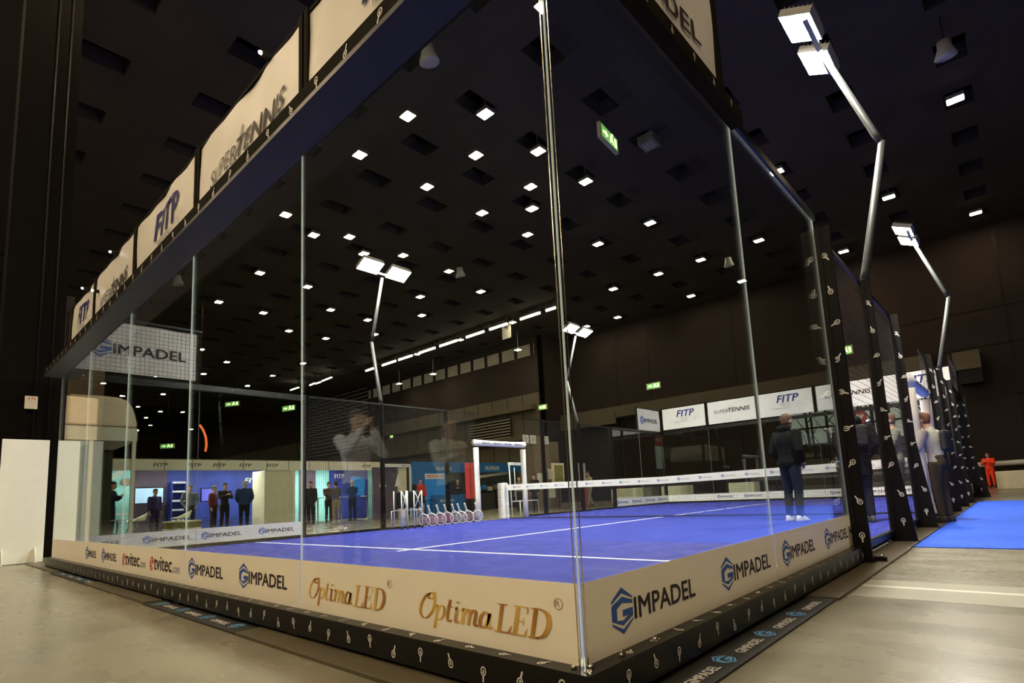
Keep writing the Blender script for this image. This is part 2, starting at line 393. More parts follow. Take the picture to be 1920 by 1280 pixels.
# left part of the far wall, with the lit clerestory band
b = MB(); wall_y(b, XL, wx0+.3, YL, ZF, 2.4, GREYWALL); wall_y(b, XL, wx0+.3, YL, 2.4, 8.5, GREYWALL); wall_y(b, XL, wx0+.3, YL, 8.5, 11.55, DARKWALL)
wall_y(b, XL, wx0+.3, YL, 12.5, HC+1.2, DARKWALL)
wall_y(b, XL, -43.9, YL, 11.55, 12.5, DARKWALL); wall_y(b, -16.1, wx0+.3, YL, 11.55, 12.5, DARKWALL)
for i in range(24): b.box(-55+i*1.7, -54.95+i*1.7, YL-.02, YL, ZF, 8.5, BLACK)
struct(b.build('wall_far_left'))
CLER = mat('dim clerestory glazing', (.15, .13, .09), .5, emit=.07, ecol=(.62, .50, .33), var=.3, scale=.6)
b = MB(); b.box(-44, -16, YL+.05, YL+.15, 11.55, 12.5, CLER)
for i in range(17): b.box(-44+i*1.72, -43.75+i*1.72, YL-.05, YL+.05, 11.55, 12.5, BLACK)
struct(b.build('window_1'))
b = MB(); b.box(XL-.3, XL, YB, YF, ZF, HC+1.2, DARKWALL); struct(b.build('wall_left'))
b = MB(); b.box(XR, XR+.3, YB, YF, ZF, HC+1.2, DARKWALL); struct(b.build('wall_right'))
b = MB(); b.box(XL, XR, YB-.3, YB, ZF, HC+1.2, DARKWALL); struct(b.build('wall_back'))
# glazed doors and windows with trees outside
b = MB()
for x in (.9, 2.3, 3.7, 5.4, 6.8, 8.05): b.box(x-.05, x+.05, YF-.02, YF+.1, 1.9, 5.25, BLACK)
for z in (1.95, 3.7, 5.2): b.box(.9, 8.1, YF-.02, YF+.1, z-.05, z+.05, BLACK)
wf = struct(b.build('window_2'))
b = MB(); b.box(.9, 8.1, YF+.12, YF+.14, 1.9, 5.25, GLASS); b.build('glass', wf)
OUT = mat('pale overcast wall outside', (.5, .5, .44), .9)
BARK = mat('grey bark', (.08, .07, .055), .9)
b = MB(); b.box(-1, 10, YF+7, YF+7.3, ZF, 3.2, mat('outdoor hedge', (.10, .11, .07), .9, var=.4, scale=2)); struct(b.build('wall_outside'))
for i, x in enumerate((1.4, 2.2, 3.1, 3.9, 4.7, 5.7, 6.5, 7.4)):
    b = MB(); yy = YF+2.5+(i*37 % 23)/10; h = 7+(i % 3)
    b.tube([(x, yy, ZF), (x+.08, yy, 2.5), (x-.1+.05*i, yy, h)], [.13, .10, .04], BARK, 7)
    tr = tag(b.build('bare_tree'), None, None)
    tr['label'] = ('thin bare tree trunk outside the far window, %s from the left' % ('first', 'second', 'third', 'fourth', 'fifth', 'sixth', 'seventh', 'eighth')[i]); tr['category'] = 'tree'; tr['group'] = 'bare trees outside the far window'
    c = MB()
    for k in range(7):
        a = random.uniform(0, 6.28); z = 2.4+k*.6
        c.tube([(x, yy, z), (x+.6*math.cos(a), yy+.4*math.sin(a), z+.7), (x+1.0*math.cos(a), yy+.7*math.sin(a), z+1.5)], [.04, .025, .012], BARK, 5)
    c.build('branches', tr)

# huge pillar on the left and conduits
b = MB(); b.box(-3.6, -3.0, -.52, .42, ZF, HC, mat('black painted column', (.004, .0032, .0028), .85, var=.2, spec=.06)); 
b.box(-3.6, -3.0, .42, .56, ZF, 5.2, DARKWALL)
pil = struct(b.build('trim_2'))
b = MB()
for y in (.02, .24): b.tube([(-2.97, y, ZF), (-2.97, y, 12.9)], .018, BLACK, 6)
tag(b.build('conduit_pair'), 'two thin black conduits running up the black column on the left', 'conduit')
b = MB(); b.box(-2.99, -2.93, -.13, .06, 2.78, 3.03, mat('cream plastic', (.62, .57, .45), .5)); 
th = thing('wall_box', 'small cream square box fixed high on the black column', 'electrical box', (-2.96, -.03, 2.78)); b.build('cover', th)
b = MB(); b.text(Fr((-2.929, -.11, 2.96), (0, 1, 0), (0, 0, 1)), '4 TV', .02, 0, .12, .035, REDINK); b.build('print', th)
b = MB(); b.box(-9.2, -8.6, -2.2, -1.12, ZF, HC, mat('brown column', (.045, .033, .02), .8)); struct(b.build('trim_3'))

# ------------------------------------------------------------------ court
b = MB(); b.box(.065, 9.935, .065, 19.935, -.03, 0, TURF)
turf = thing('court_surface', 'blue violet artificial turf floor of the glass padel court', 'court floor', (5, 10, 0)); b.build('turf', turf)
b = MB()
b.box(.07, 9.93, 3.0, 3.05, .0, .003, LIGHTLINE); b.build('service_line', turf)
b = MB(); b.box(.07, 9.93, 16.95, 17.0, .0, .003, LIGHTLINE); b.build('service_line', turf)
b = MB(); b.box(4.975, 5.025, 2.8, 17.2, .0, .0032, LIGHTLINE); b.build('centre_line', turf)

# base beams with racket stickers
def base_beam(name, label, p0, p1, out, icons=True):
    # p0->p1 along the wall, out = outward unit vector
    p0 = Vector((*p0, 0)); p1 = Vector((*p1, 0)); o = Vector((*out, 0)); L = (p1-p0).length; d = (p1-p0).normalized()
    t = thing(name, label, 'base beam', ((p0+p1)/2+Vector((0, 0, ZF))))
    b = MB(); fr = Fr(p0, d, (0, 0, 1))
    flip = fr.n.dot(o) < 0
    vs = [p0+o*.08, p1+o*.08, p1-o*.06, p0-o*.06]
    b.add([v+Vector((0, 0, -.055)) for v in vs]+[v+Vector((0, 0, .062)) for v in vs], [(0, 3, 2, 1), (4, 5, 6, 7), (0, 1, 5, 4), (1, 2, 6, 5), (2, 3, 7, 6), (3, 0, 4, 7)], BEAMB)
    if icons:
        f1 = Fr(p0+o*.08, d if not flip else -d, (0, 0, 1)); f2 = Fr(p0, d, o) if not flip else Fr(p0, -d, o)
        sg = 1 if not flip else -1
        k = 0; a = .09
        while a < L-.05:
            racket(b, f1, sg*a, -.0+.012*math.sin(k*2.1), .056, (k % 2)*PI+.35*math.sin(k*1.7))
            # top face stickers
            tf = Fr(p0+Vector((0, 0, .062)), sg*d, o); sgn = 1 if tf.n.z > 0 else -1
            racket(b, tf, sg*(a+.08), .042, .05, 1.2+1.3*math.sin(k*2.7), d=.0015*sgn)
            a += .19; k += 1
    b.build('beam', t)
    b = MB()
    for i in range(int(L/2)+1):
        q = p0+d*(.06+i*(L-.12)/max(1, int(L/2)))
        b.box(q.x-.07-abs(o.x)*.03, q.x+.07, q.y-.07, q.y+.07, ZF, -.055, BLACK)
    b.build('foot', t)
    return t
base_beam('base_beam', 'black base beam with racket stickers under the near end glass wall', (0, 0), (10.08, 0), (0, -1))
base_beam('base_beam', 'black base beam with racket stickers under the glass wall right of the near corner', (10, .0605), (10, 4.2), (1, 0))
base_beam('base_beam', 'black base beam along the glass part of the left court side', (0, 4.0), (0, .08), (-1, 0), False)
base_beam('base_beam', 'black base beam under the far end glass wall', (10, 20), (0, 20), (0, 1), False)
def rail(name, label, a, b_, w=.06, h=.06, cat='rail'):
    m = MB(); m.bar(a, b_, w, h, BEAMB); return tag(m.build(name), label, cat)
rail('base_rail', 'low black base rail of the left mesh fence, near half', (0, 4, .02), (0, 9, .02))
rail('base_rail', 'low black base rail of the left mesh fence, far half', (0, 11, .02), (0, 19.9, .02))
rail('base_rail', 'low black base rail of the right mesh fence, near half', (10, 4.2, .02), (10, 9, .02))
rail('base_rail', 'low black base rail of the right mesh fence, far half', (10, 11, .02), (10, 19.9, .02))
# silver dome bolts at the near corner
for i, (x, y, w_) in enumerate(((9.985, -.035, 'nearest the corner edge'), (10.03, .0, 'just right of the glass corner edge'), (10.045, .17, 'third along the right beam'), (10.02, .21, 'inner one of the pair along the right beam'), (10.04, .42, 'farthest along the right beam'))):
    b = MB(); b.ball((x, y, .066), .011, CHROME, 12, 8, (1, 1, .8)); tag(b.build('dome_bolt'), 'silver dome bolt on the base beam, '+w_, 'bolt', 'silver dome bolts by the near corner')

# glass panels ---------------------------------------------------------------
TG = .010
def glass_panel(label, p0, p1, z1, film=None, filmside=1, group=None, far=True):
    p0 = Vector((*p0, 0)); p1 = Vector((*p1, 0)); d = (p1-p0).normalized(); L = (p1-p0).length
    t = thing('glass_panel', label, 'glass panel', ((p0+p1)/2+Vector((0, 0, .062))), group)
    fr = Fr(p0, d, (0, 0, 1)); b = MB(); g = .0015
    def P(a, z, s): return fr.p(a, z, s*TG/2)
    z0 = .062
    b.add([P(g, z0, 1), P(L-g, z0, 1), P(L-g, z1, 1), P(g, z1, 1), P(g, z0, -1), P(L-g, z0, -1), P(L-g, z1, -1), P(g, z1, -1)], [(0, 1, 2, 3), (5, 4, 7, 6)], GLASS)
    b.build('pane', t)
    e = MB(); e.add([P(g, z0, 1), P(L-g, z0, 1), P(L-g, z1, 1), P(g, z1, 1), P(g, z0, -1), P(L-g, z0, -1), P(L-g, z1, -1), P(g, z1, -1)], [(1, 5, 6, 2), (4, 0, 3, 7), (3, 2, 6, 7)], EDGE)
    e.build('edge', t)
    if film is not None:
        m = MB(); s = filmside
        f2 = Fr(fr.p(0, 0, s*(TG/2+.0015)), d*s, (0, 0, 1))
        a0, a1 = (0, L) if s > 0 else (-L, 0)
        zt = .335
        m.add([f2.p(a0+.004, .0622), f2.p(a1-.004, .0622), f2.p(a1-.004, zt), f2.p(a0+.004, zt), f2.p(a0+.004, .0622, -.0008), f2.p(a1-.004, .0622, -.0008), f2.p(a1-.004, zt, -.0008), f2.p(a0+.004, zt, -.0008)],
              [(0, 1, 2, 3), (5, 4, 7, 6), (0, 4, 5, 1), (3, 2, 6, 7)], WHITE if far else CREAMF)
        film(m, f2, a0)
        m.build('printed_film', t)
    return t
def F_none(m, f, a): pass
def F_gim(pairs, z=.20, h=.17):
    def fn(m, f, a):
        for u0, u1 in pairs: gimpadel(m, f, a+u0, a+u1, z, h)
    return fn
def F_opt(m, f, a):
    optima(m, f, a+.10, a+.78, .125, .125); optima(m, f, a+1.11, a+1.80, .125, .125)
def F_tvi(m, f, a):
    for k in (.08, 1.05):
        P = lambda x, y: f.p(a+k+x, y, .001)
        pen(m, P, [(.07+.045*math.cos(t*.7), .19+.055*math.sin(t*.7)) for t in range(9)], REDINK, .012, .5, .012)
        pen(m, P, [(.07+.022*math.cos(t*.8), .19+.03*math.sin(t*.8)) for t in range(8)], REDINK, .01, .5, .008)
        m.text(f, 'tvitec', a+k+.14, .14, .50, .12, INK, bold=.010); m.text(f, '.com', a+k+.66, .14, .18, .05, INKL, bold=.010)
for i, (x0, fn, tx) in enumerate(((8, F_opt, 'at the near corner, gold lettered film'), (6, F_gim(((.11, .83), (1.12, 1.83))), 'second from the near corner, two dark blue logos on film'),
                               (4, F_tvi, 'middle one, film with round red emblems'), (2, F_gim(((.35, .92), (1.19, 1.86))), 'fourth from the near corner, two small logos on film'), (0, F_none, 'leftmost one with plain white film'))):
    glass_panel('near end glass panel, '+tx, (x0, 0), (x0+2, 0), 2.9, fn, 1, 'glass panels of the near end wall', far=False)
glass_panel('tall clear glass panel just right of the near corner with two logos on its film', (10, 0), (10, 2), 3.1, F_gim(((.18, .87), (1.18, 1.89))), 1, far=False)
glass_panel('tall clear glass panel beside the first black post on the right side', (10, 2), (10, 4), 3.1, F_gim(((.13, .84), (1.13, 1.86))), 1, far=False)
glass_panel('clear glass panel on the left side touching the near end wall', (0, 0), (0, 2), 2.9, F_gim(((.12, .88), (1.18, 1.93)), .2, .15), 1)
glass_panel('tall clear glass panel on the left side where the mesh fence begins', (0, 2), (0, 4), 2.9, F_gim(((.09, .79), (1.11, 1.82)), .2, .15), 1)
glass_panel('clear glass panel on the left side just before the far end, four small logos', (0, 16), (0, 18), 2.9, F_gim(((.06, .85), (1.12, 1.85)), .2, .15), 1)
glass_panel('clear glass panel on the left side touching the far end wall', (0, 18), (0, 20), 2.9, F_gim(((.15, .9), (1.15, 1.9)), .2, .15), 1)
for i in range(5):
    fn = F_gim(((.13, .76), (1.18, 1.87)), .2, .15) if i in (1, 3, 4) else F_none
    glass_panel('far end glass panel, %s' % ('leftmost, plain film', 'second from the left, two logos on film', 'middle one behind the net, plain film', 'fourth from the left, behind the standing man', 'rightmost one seen between the black posts')[i], (i*2, 20), (i*2+2, 20), 2.9, fn, 1, 'glass panels of the far end wall')
glass_panel('clear glass panel on the right side just before the far end', (10, 16), (10, 18), 2.9, F_none, 1)
glass_panel('clear glass panel on the right side touching the far end wall', (10, 18), (10, 20), 2.9, F_none, 1)
# corner seal strip
SEAL = mat('pale green clear seal', (.50, .66, .58), .12, var=.05)
b = MB(); b.bar((9.994, -.0145, .064), (9.994, -.0145, 3.1), .004, .003, CHROME, (0, 1, 0)); b.bar((10.0145, .006, .064), (10.0145, .006, 3.1), .003, .004, CHROME, (0, 1, 0))
tag(b.build('corner_profile'), 'slim bright profile joining the two glass walls at the near corner', 'glass corner profile')

# top beams --------------------------------------------------------------------
def top_beam(name, label, a, b_, c, d_, icons=None):
    b = MB(); b.box(a, b_, c, d_, 2.87, 2.97, BEAMB)
    if icons:
        for k in range(40):
            x = .2+k*.25
            racket(b, Fr((0, c, 2.87), (1, 0, 0), (0, 0, 1)), x, .055, .05, (k % 2)*PI+.5*math.sin(k))
    return tag(b.build(name), label, 'beam')
MATTEB = mat('matt black steel', (.012, .010, .007), .8, var=.2, spec=.03)
NAVYB = mat('dark blue black lacquer', (.013, .015, .024), .4, var=.1, spec=.35)
b = MB(); b.box(-.06, 10.06, -.22, -.0075, 2.87, 2.90, NAVYB); b.box(-.06, 10.06, -.22, -.19, 2.90, 2.985, MATTEB); b.box(-.06, 10.06, -.19, .03, 2.90, 2.985, MATTEB)
fr_ = Fr((0, -.22, 2.87), (1, 0, 0), (0, 0, 1))
for k in range(34): racket(b, fr_, .2+k*.3, .058, .07, (k % 2)*PI+.5*math.sin(k), d=.002)
tag(b.build('top_beam'), 'broad dark beam along the top of the near end glass, under the banners', 'beam')
b = MB(); b.box(10.0075, 10.09, 0.03, 2.02, 3.02, 3.12, MATTEB); b.box(10.0075, 10.03, 2.02, 4.0, 3.06, 3.12, BEAMB)
fr_ = Fr((10.09, 0, 3.02), (0, 1, 0), (0, 0, 1))
for k in range(7): racket(b, fr_, .2+k*.27, .05, .05, (k % 2)*PI, d=.002)
tag(b.build('top_beam'), 'slim dark beam over the glass right of the near corner', 'beam')
b = MB(); b.box(-.05, .05, .05, 4.05, 2.88, 2.98, BEAMB)
for k in range(9): b.ball((.055, .25+k*.46, 2.93), .014, CHROME, 8, 6)
tag(b.build('top_beam'), 'dark bolted beam along the top of the left side glass', 'beam')
b = MB(); b.box(-.06, 10.06, 20.0, 20.1, 2.9, 3.02, BEAMB)
for k in range(20): b.ball((.3+k*.5, 19.995, 2.95), .018, CHROME, 8, 6)
tag(b.build('top_beam'), 'dark bolted beam along the top of the far end glass', 'beam')
b = MB(); b.box(-.05, .05, 16, 20.0, 2.9, 3.0, BEAMB); tag(b.build('top_beam'), 'dark beam over the left side glass at the far end', 'beam')
b = MB(); b.box(9.95, 10.05, 16, 20.0, 2.9, 3.0, BEAMB); tag(b.build('top_beam'), 'dark beam over the right side glass at the far end', 'beam')

# banners ------------------------------------------------------------------------
def banner(label, fr, w, z0, z1, kind, group, posts=True):
    t = thing('banner', label, 'banner', fr.p(w/2, z0), group)
    b = MB(); nx, nz = 14, 6; vs = []
    sd = random.uniform(0, 9)
    wave = lambda a, z: .010*math.sin(a*5+sd+z*3)*math.sin(PI*max(0, min(1, (a-.06)/(w-.12))))+.006*math.sin(a*11-z*7+sd)
    for back in (0, 1):
        for j in range(nz+1):
            for i in range(nx+1):
                a = .06+(w-.12)*i/nx; z = z0+(z1-z0)*j/nz
                wv = wave(a, z)
                vs.append(fr.p(a, z, -.004-.003*back+wv-.014))
    n1 = (nx+1)*(nz+1); fs = []
    for j in range(nz):
        for i in range(nx):
            q = j*(nx+1)+i; fs.append((q, q+1, q+nx+2, q+nx+1)); fs.append((n1+q, n1+q+nx+1, n1+q+nx+2, n1+q+1))
    b.add(vs, fs, VINYL, True)
    H = z1-z0; k0 = len(b.v)
    if kind == 'F': fitp(b, fr, w*.30, z0+H*.28, w*.48, H*.6)
    elif kind == 'S': supertennis(b, fr, w*.15, z0+H*.42, w*.73, H*.25)
    elif kind == 'G': gimpadel(b, fr, w*.14, w*.88, z0+H*.48, H*.42, BLUEINK, INK)
    elif kind == 'H': gimpadel(b, fr, w*.16, w*.83, z0+H*.36, H*.34, BLUEINK, INK)
    for i in range(k0, len(b.v)):       # the print follows the folds of the sheet
        q = b.v[i]-fr.o; b.v[i] = b.v[i]+fr.n*(wave(q.dot(fr.r), q.dot(fr.u))-.0105)
    b.build('sheet', t)
    b = MB(); c = fr.p
    for a in (.025, w-.025): b.bar(c(a, z0-.03, -.028), c(a, z1+.04, -.028), .07, .05, MATTEB, fr.n)
    b.bar(c(0, z1+.02, -.03), c(w, z1+.02, -.03), .03, .03, MATTEB)
    b.build('frame', t)
    return t
W5 = ('leftmost', 'second from the left', 'middle', 'fourth from the left', 'rightmost')
for i in range(5):
    k = 'FSFSF'[i]; x0 = (0.42 if i == 0 else 2*i)
    banner('near end banner, %s, %s' % (W5[i], 'navy initials over small grey lines' if k == 'F' else 'dark slanted lettering'),
           Fr((x0, -.0, 0), (1, 0, 0), (0, 0, 1)), 2*i+2-x0, 2.99, 3.88, k, 'banners along the near end')
    banner('far end banner, %s, %s' % (W5[i], 'navy initials' if k == 'F' else 'dark slanted lettering'),
           Fr((2*i, 19.98, 0), (1, 0, 0), (0, 0, 1)), 2, 3.08, 3.96, k, 'banners along the far end')
banner('white banner over the side glass right of the near corner', Fr((10.03, .0, 0), (0, 1, 0), (0, 0, 1)), 1.9, 3.13, 3.98, 'H', 'side banners')
banner('white banner with blue logo above the left side glass near the left corner', Fr((-.03, 0.03, 0), (0, 1, 0), (0, 0, 1)), 1.97, 3.06, 3.95, 'G', 'side banners')
banner('small white banner on the left side at the far end corner', Fr((-.03, 18.0, 0), (0, 1, 0), (0, 0, 1)), 1.97, 3.02, 3.9, 'G', 'side banners')
banner('narrow white banner on the right side at the far end corner', Fr((10.03, 18.0, 0), (0, 1, 0), (0, 0, 1)), 1.97, 3.02, 3.9, 'G', 'side banners')

GLOWB = mat('glow ball surface', (1, .9, .85), .4, emit=30, ecol=(1, .85, .72), var=0)  # tiny glowing balls added for sparkles of unknown origin at the banner tops
for i, (x, z) in enumerate(((1.52, 3.90), (2.22, 3.66), (3.12, 3.90), (7.47, 3.92))):
    t = thing('glow_ball', 'tiny glowing ball on the near end banner frame, %s from the left' % ('first', 'second', 'third', 'fourth')[i], 'lamp', (x, -.03, z), 'glowing balls on the banners')
    b = MB(); b.box(x-.015, x+.015, -.045, .045, z-.02, z+.02, BLACK); b.build('clip', t); b = MB(); b.ball((x, -.055, z), .014, GLOWB); b.build('lens', t)
# mesh fences ---------------------------------------------------------------------
WIRE = mat('black wire', (.025, .025, .025), .5)
def fence(label, x, y0, y1, z0, z1, p=.05, r=.0035):
    b = MB()
    y = y0
    while y <= y1+1e-6: b.box(x-r/2, x+r/2, y-r/2, y+r/2, z0, z1, WIRE); y += p
    z = z0
    while z <= z1+1e-6: b.box(x-r/2, x+r/2, y0, y1, z-r/2, z+r/2, WIRE); z += p
    b.box(x-.015, x+.015, y0, y1, z1, z1+.03, BEAMB)
    return tag(b.build('mesh_fence'), label, 'wire mesh fence')
for nm, x in (('left', 0.), ('right', 10.)):
    wp, wr = (.05, .0033) if nm == 'left' else (.0707, .0024)
    for y0, y1, wd in ((4.1, 6, 'next to the glass at the near end'), (6, 8, 'second from the glass at the near end'), (8, 9, 'narrow one beside the white padded gate, near side'), (11, 12, 'narrow one beside the white padded gate, far side'), (12, 14, 'first full one past the gate'), (14, 16, 'last full one before the far glass')):
        fence('black mesh panel, %s court side, %s' % (nm, wd), x, y0+.03, y1-.03, .05, 2.96, wp, wr)
fence('black wire mesh in front of the left side banner', .05, .05, 2.0, 3.0, 3.97, .07, .0045)
# posts
def post(label, x, y, s, z1=3.0, flare=.36, wtop=.13, icons=True, detail=False, wstart=None):
    t = thing('fence_post', label, 'post', (x, y, ZF), 'black fence posts')
    b = MB(); w0 = wstart or wtop
    # fin standing outward from the fence
    fr = Fr((x, y, 0), (s, 0, 0), (0, 0, 1))
    pts = [(0, -.07), (flare, -.07), (w0, 1.15), (wtop, z1), (0, z1)]
    b.prism(fr, pts, -.02, .02, BLACK)
    b.box(x-.03, x+.03, y-.03, y+.03, -.07, z1, BLACK)
    if icons:
        for side in (-1, 1):
            f2 = Fr((x, y-side*-.0205 if False else y+side*.0205, 0), (s if side*s < 0 else -s, 0, 0), (0, 0, 1))
            # frame whose normal points along side*y
            rx = 1 if side < 0 else -1
            f2 = Fr((x, y+side*.0205, 0), (rx, 0, 0), (0, 0, 1))
            for k in range(9):
                z = .14+k*.32
                wz = flare+(w0-flare)*min(1, z/1.15)
                a = s*rx*(.055+(.5+.5*math.sin(k*2.3))*max(0, wz-.10))
                racket(b, f2, a, z, .085, math.sin(k*1.9)*1.2+(k % 2)*2.6)
    b.build('column', t)
    b = MB(); b.box(x-.06, x+s*flare+.02, y-.05, y+.05, ZF, -.07, BLACK) if s > 0 else b.box(x+s*flare-.02, x+.06, y-.05, y+.05, ZF, -.07, BLACK)
    b.build('base_plate', t)
    return t
YP = (4.05, 6, 8, 12, 14, 16)
NP = ('at the end of the near glass', 'second from the near glass', 'just before the white padded gate', 'just past the white padded gate', 'second past the gate', 'at the start of the far glass')
for y, n_ in zip(YP, NP):
    post('black stickered post on the right side, '+n_, 10.012, y, 1, flare=(.125 if y < 5 else .215), wtop=(.115 if y < 5 else .095))
    post('tall black post on the left side, '+n_, -.012, y, -1, flare=.12, wtop=.1, icons=False)
post('far right corner post of the court with white racket stickers', 10.02, 20, 1); post('far left corner post of the court', -.02, 20, -1, flare=.12, wtop=.1, icons=False)
b = MB(); b.bar((10.02, 4.14, -.04), (10.22, 4.16, -.055), .07, .035, BLACK); b.ball((10.19, 4.15, -.03), .014, CHROME); tag(b.build('levelling_foot'), 'black levelling foot sticking out under the first right post', 'foot')
th = thing('hinge_plates', 'pair of pale metal bracket plates at the foot of the first right post', 'bracket', (10.01, 3.92, .07))
for k in (0, 1):
    b = MB(); b.box(10.008, 10.016, 3.86+k*.16, 3.97+k*.16, .07, .24, mat('bare aluminium', (.55, .52, .42), .35, .7)); b.ball((10.018, 3.915+k*.16, .2), .016, BLACK); b.build('plate', th)

# gates with white padding, net ------------------------------------------------------
def gate(x, s, label):
    t = thing('padded_gate', label, 'gate', (x, 10, 0))
    for y in (9.02, 10.98):
        b = MB(); b.tube([(x, y, .0), (x+.01, y, .7), (x, y, 1.4), (x, y, 2.02)], [.085, .08, .08, .085], PADW, 12); b.build('upright_pad', t)
    b = MB(); b.tube([(x, 8.95, 2.16), (x, 9.5, 2.15), (x, 10.5, 2.15), (x, 11.05, 2.16)], [.09, .082, .082, .09], PADW, 12)
    for k in range(4): gimpadel(b, Fr((x+s*.088, 9.2+.45*k, 2.15), (0, 1, 0), (0, 0, 1)), 0, .3, 0, .07)
    b.build('lintel_pad', t)
gate(.0, 1, 'white padded gate frame in the left court side'); gate(10.0, 1, 'white padded gate frame in the right court side')
for x, lab in ((.03, 'white padded net post with printed marks at the left end of the net'), (9.97, 'white padded net post at the right end of the net')):
    t = thing('net_post', lab, 'net post', (x, 10, 0))
    b = MB(); b.box(x-.13, x+(.13 if x < 5 else .10), 9.9, 10.1, .0, 1.02, PADW)
    for k in range(4): gimpadel(b, Fr((x-.1, 9.9, .15+k*.23), (1, 0, 0), (0, 0, 1)), 0, .2, 0, .05, INKL, INKL)
    b.build('pad', t, bevel=.03)
    b = MB(); q = x+(.19 if x < 5 else -.19); b.bar((q, 10, 0), (q, 10, .95), .035, .035, PADW, (0, 1, 0))
    for z in (.08, .42, .9): b.bar((x, 10, z), (q+(.03 if x < 5 else -.03), 10, z), .03, .03, PADW)
    b.build('frame', t)
net = thing('court_net', 'black court net with white printed top tape', 'net', (5, 10, 0))
NETM = mat('black net cord', (.02, .02, .03), .7)
b = MB(); p = .045; x = .2
def nz(x): return .90-.06*(1-abs(x-5)/5)
while x < 9.8: b.box(x-.0016, x+.0016, 9.9985, 10.0015, .02, nz(x), NETM); x += p
z = .02
while z < .86: b.box(.2, 9.8, 9.9985, 10.0015, z-.0016, z+.0016, NETM); z += p
b.box(.2, 9.8, 9.994, 10.006, .005, .035, NETM)
b.build('mesh', net)
b = MB(); n = 24; fr = Fr((0, 9.992, 0), (1, 0, 0), (0, 0, 1))
rg = []
for i in range(n+1):
    x = .2+9.6*i/n; z = nz(x); rg.append([(x, 9.992, z-.095), (x, 10.008, z-.095), (x, 10.008, z+.065), (x, 9.992, z+.065)])
b.loft(rg, WHITE, False)
for k in range(19):
    x = .45+.5*k; gimpadel(b, Fr((x, 9.9915, nz(x)-.015), (1, 0, 0), (0, 0, 1)), 0, .30, 0, .07, BLUEINK, INKL)
b.build('tape', net)

# floodlight poles -------------------------------------------------------------------
POLEM = mat('grey painted pole', (.03, .033, .034), .5, spec=.3)
FLOODM = mat('floodlight lens', (1, 1, .9), .4, emit=FLOOD, ecol=(1., .95, .82), var=0)
HOUS = mat('grey light housing', (.2, .2, .2), .5)
TILT = .45
def floodpole(x, s, y, label):
    t = thing('floodlight_pole', label, 'floodlight', (x+s*.04, y, 3.0), 'floodlight poles')
    b = MB(); X = lambda o: x+s*o
    b.tube([(X(.06), y, 3.012), (X(.08), y, 3.1), (X(.42), y, 4.62)], [.05, .048, .04], POLEM, 8)
    b.tube([(X(.42), y, 4.60), (X(.36), y, 4.75), (X(-.08), y, 6.12)], [.04, .04, .036], POLEM, 8)
    b.build('pole', t)
    b = MB(); b.bar((X(-.1), y-.62, 6.2), (X(-.1), y+.62, 6.2), .06, .05, HOUS); b.build('crossbar', t)
    for dy in (-.4, .4):
        hx = X(-.2); h = MB(); tl = s*-.30
        A = Matrix.Rotation(s*TILT, 3, 'Y')
        def tr(v): return A @ Vector(v)+Vector((hx, y+dy, 6.27))
        vs = [tr((i*.19, j*.28, k)) for k in (0, .09) for i, j in ((-1, -1), (1, -1), (1, 1), (-1, 1))]
        h.add(vs, [(0, 3, 2, 1), (4, 5, 6, 7), (0, 1, 5, 4), (1, 2, 6, 5), (2, 3, 7, 6), (3, 0, 4, 7)], HOUS)
        for k in range(7): h.add([tr((-.17+k*.055, -.25, .09)), tr((-.16+k*.055, -.25, .09)), tr((-.16+k*.055, .25, .09)), tr((-.17+k*.055, .25, .09)), tr((-.165+k*.055, -.25, .14)), tr((-.165+k*.055, .25, .14))], [(0, 1, 4), (3, 5, 2), (0, 4, 5, 3), (1, 2, 5, 4)], HOUS)
        ho = h.build('lamp_head', t)
        h = MB(); vs = [tr((i*.18, j*.27, -.003)) for i, j in ((-1, -1), (1, -1), (1, 1), (-1, 1))]
        h.add(vs, [(0, 3, 2, 1)], FLOODM); lo = h.build('lens', ho, world=False)
        lo.data.transform(Matrix.Translation(-t.location))
    return t
floodpole(10, 1, 6, 'bent grey floodlight pole on the right court side, nearer one with the brightest lamps')
floodpole(10, 1, 14, 'bent grey floodlight pole on the right court side, farther one')
floodpole(0, -1, 6, 'bent grey floodlight pole on the left court side, nearer one')
floodpole(0, -1, 14, 'bent grey floodlight pole on the left court side, farther one')

# ceiling luminaires -----------------------------------------------------------------
DOWNM = mat('downlight lens', (1, .95, .9), .4, emit=DOWN, ecol=(1, .77, .47), var=0)
def ceil_light():
    t = thing('ceiling_light', '', 'ceiling light', (0, 0, HC-.15), 'downlights in the hall ceiling')
    b = MB(); b.box(-.24, .24, -.20, .20, .0, .12, HOUS); b.box(-.02, .02, -.02, .02, .12, 1.34, HOUS); b.build('housing', t, world=False)
    b = MB(); b.box(-.20, .20, -.16, .16, -.012, -.001, DOWNM); b.build('lens', t, world=False)
    return t
LG = {6.4: (3.48, -4.1, -7.96, -11.8, -30.9), 8.25: (3.42, -4.23, -8.1, -12., -23.3, -27.1, -19.4, -34.8), 10.2: (3.45, 1.53, -9.89, -13.75, -21.3, -24.96, -32.8, -39.), 12.13: (-6.22, -10.08, -13.84, -40.6, -44.6),
      13.62: (11.08, 7.28, 3.48, 1.52, -4.19, -8.03, -11.78, -19.17, -23.2, -27.03, -40.1, -49.2, -53.5), 17.6: (9.22, 5.44, 3.35, 1.63, -.43, -6.12, -9.88, -13.59, -50.7),
      21.0: (11.07, 7.3, 3.59, 1.38, -2.37, -4.21)}
ORD = 'first second third fourth fifth sixth seventh eighth ninth tenth eleventh twelfth thirteenth fourteenth'.split()
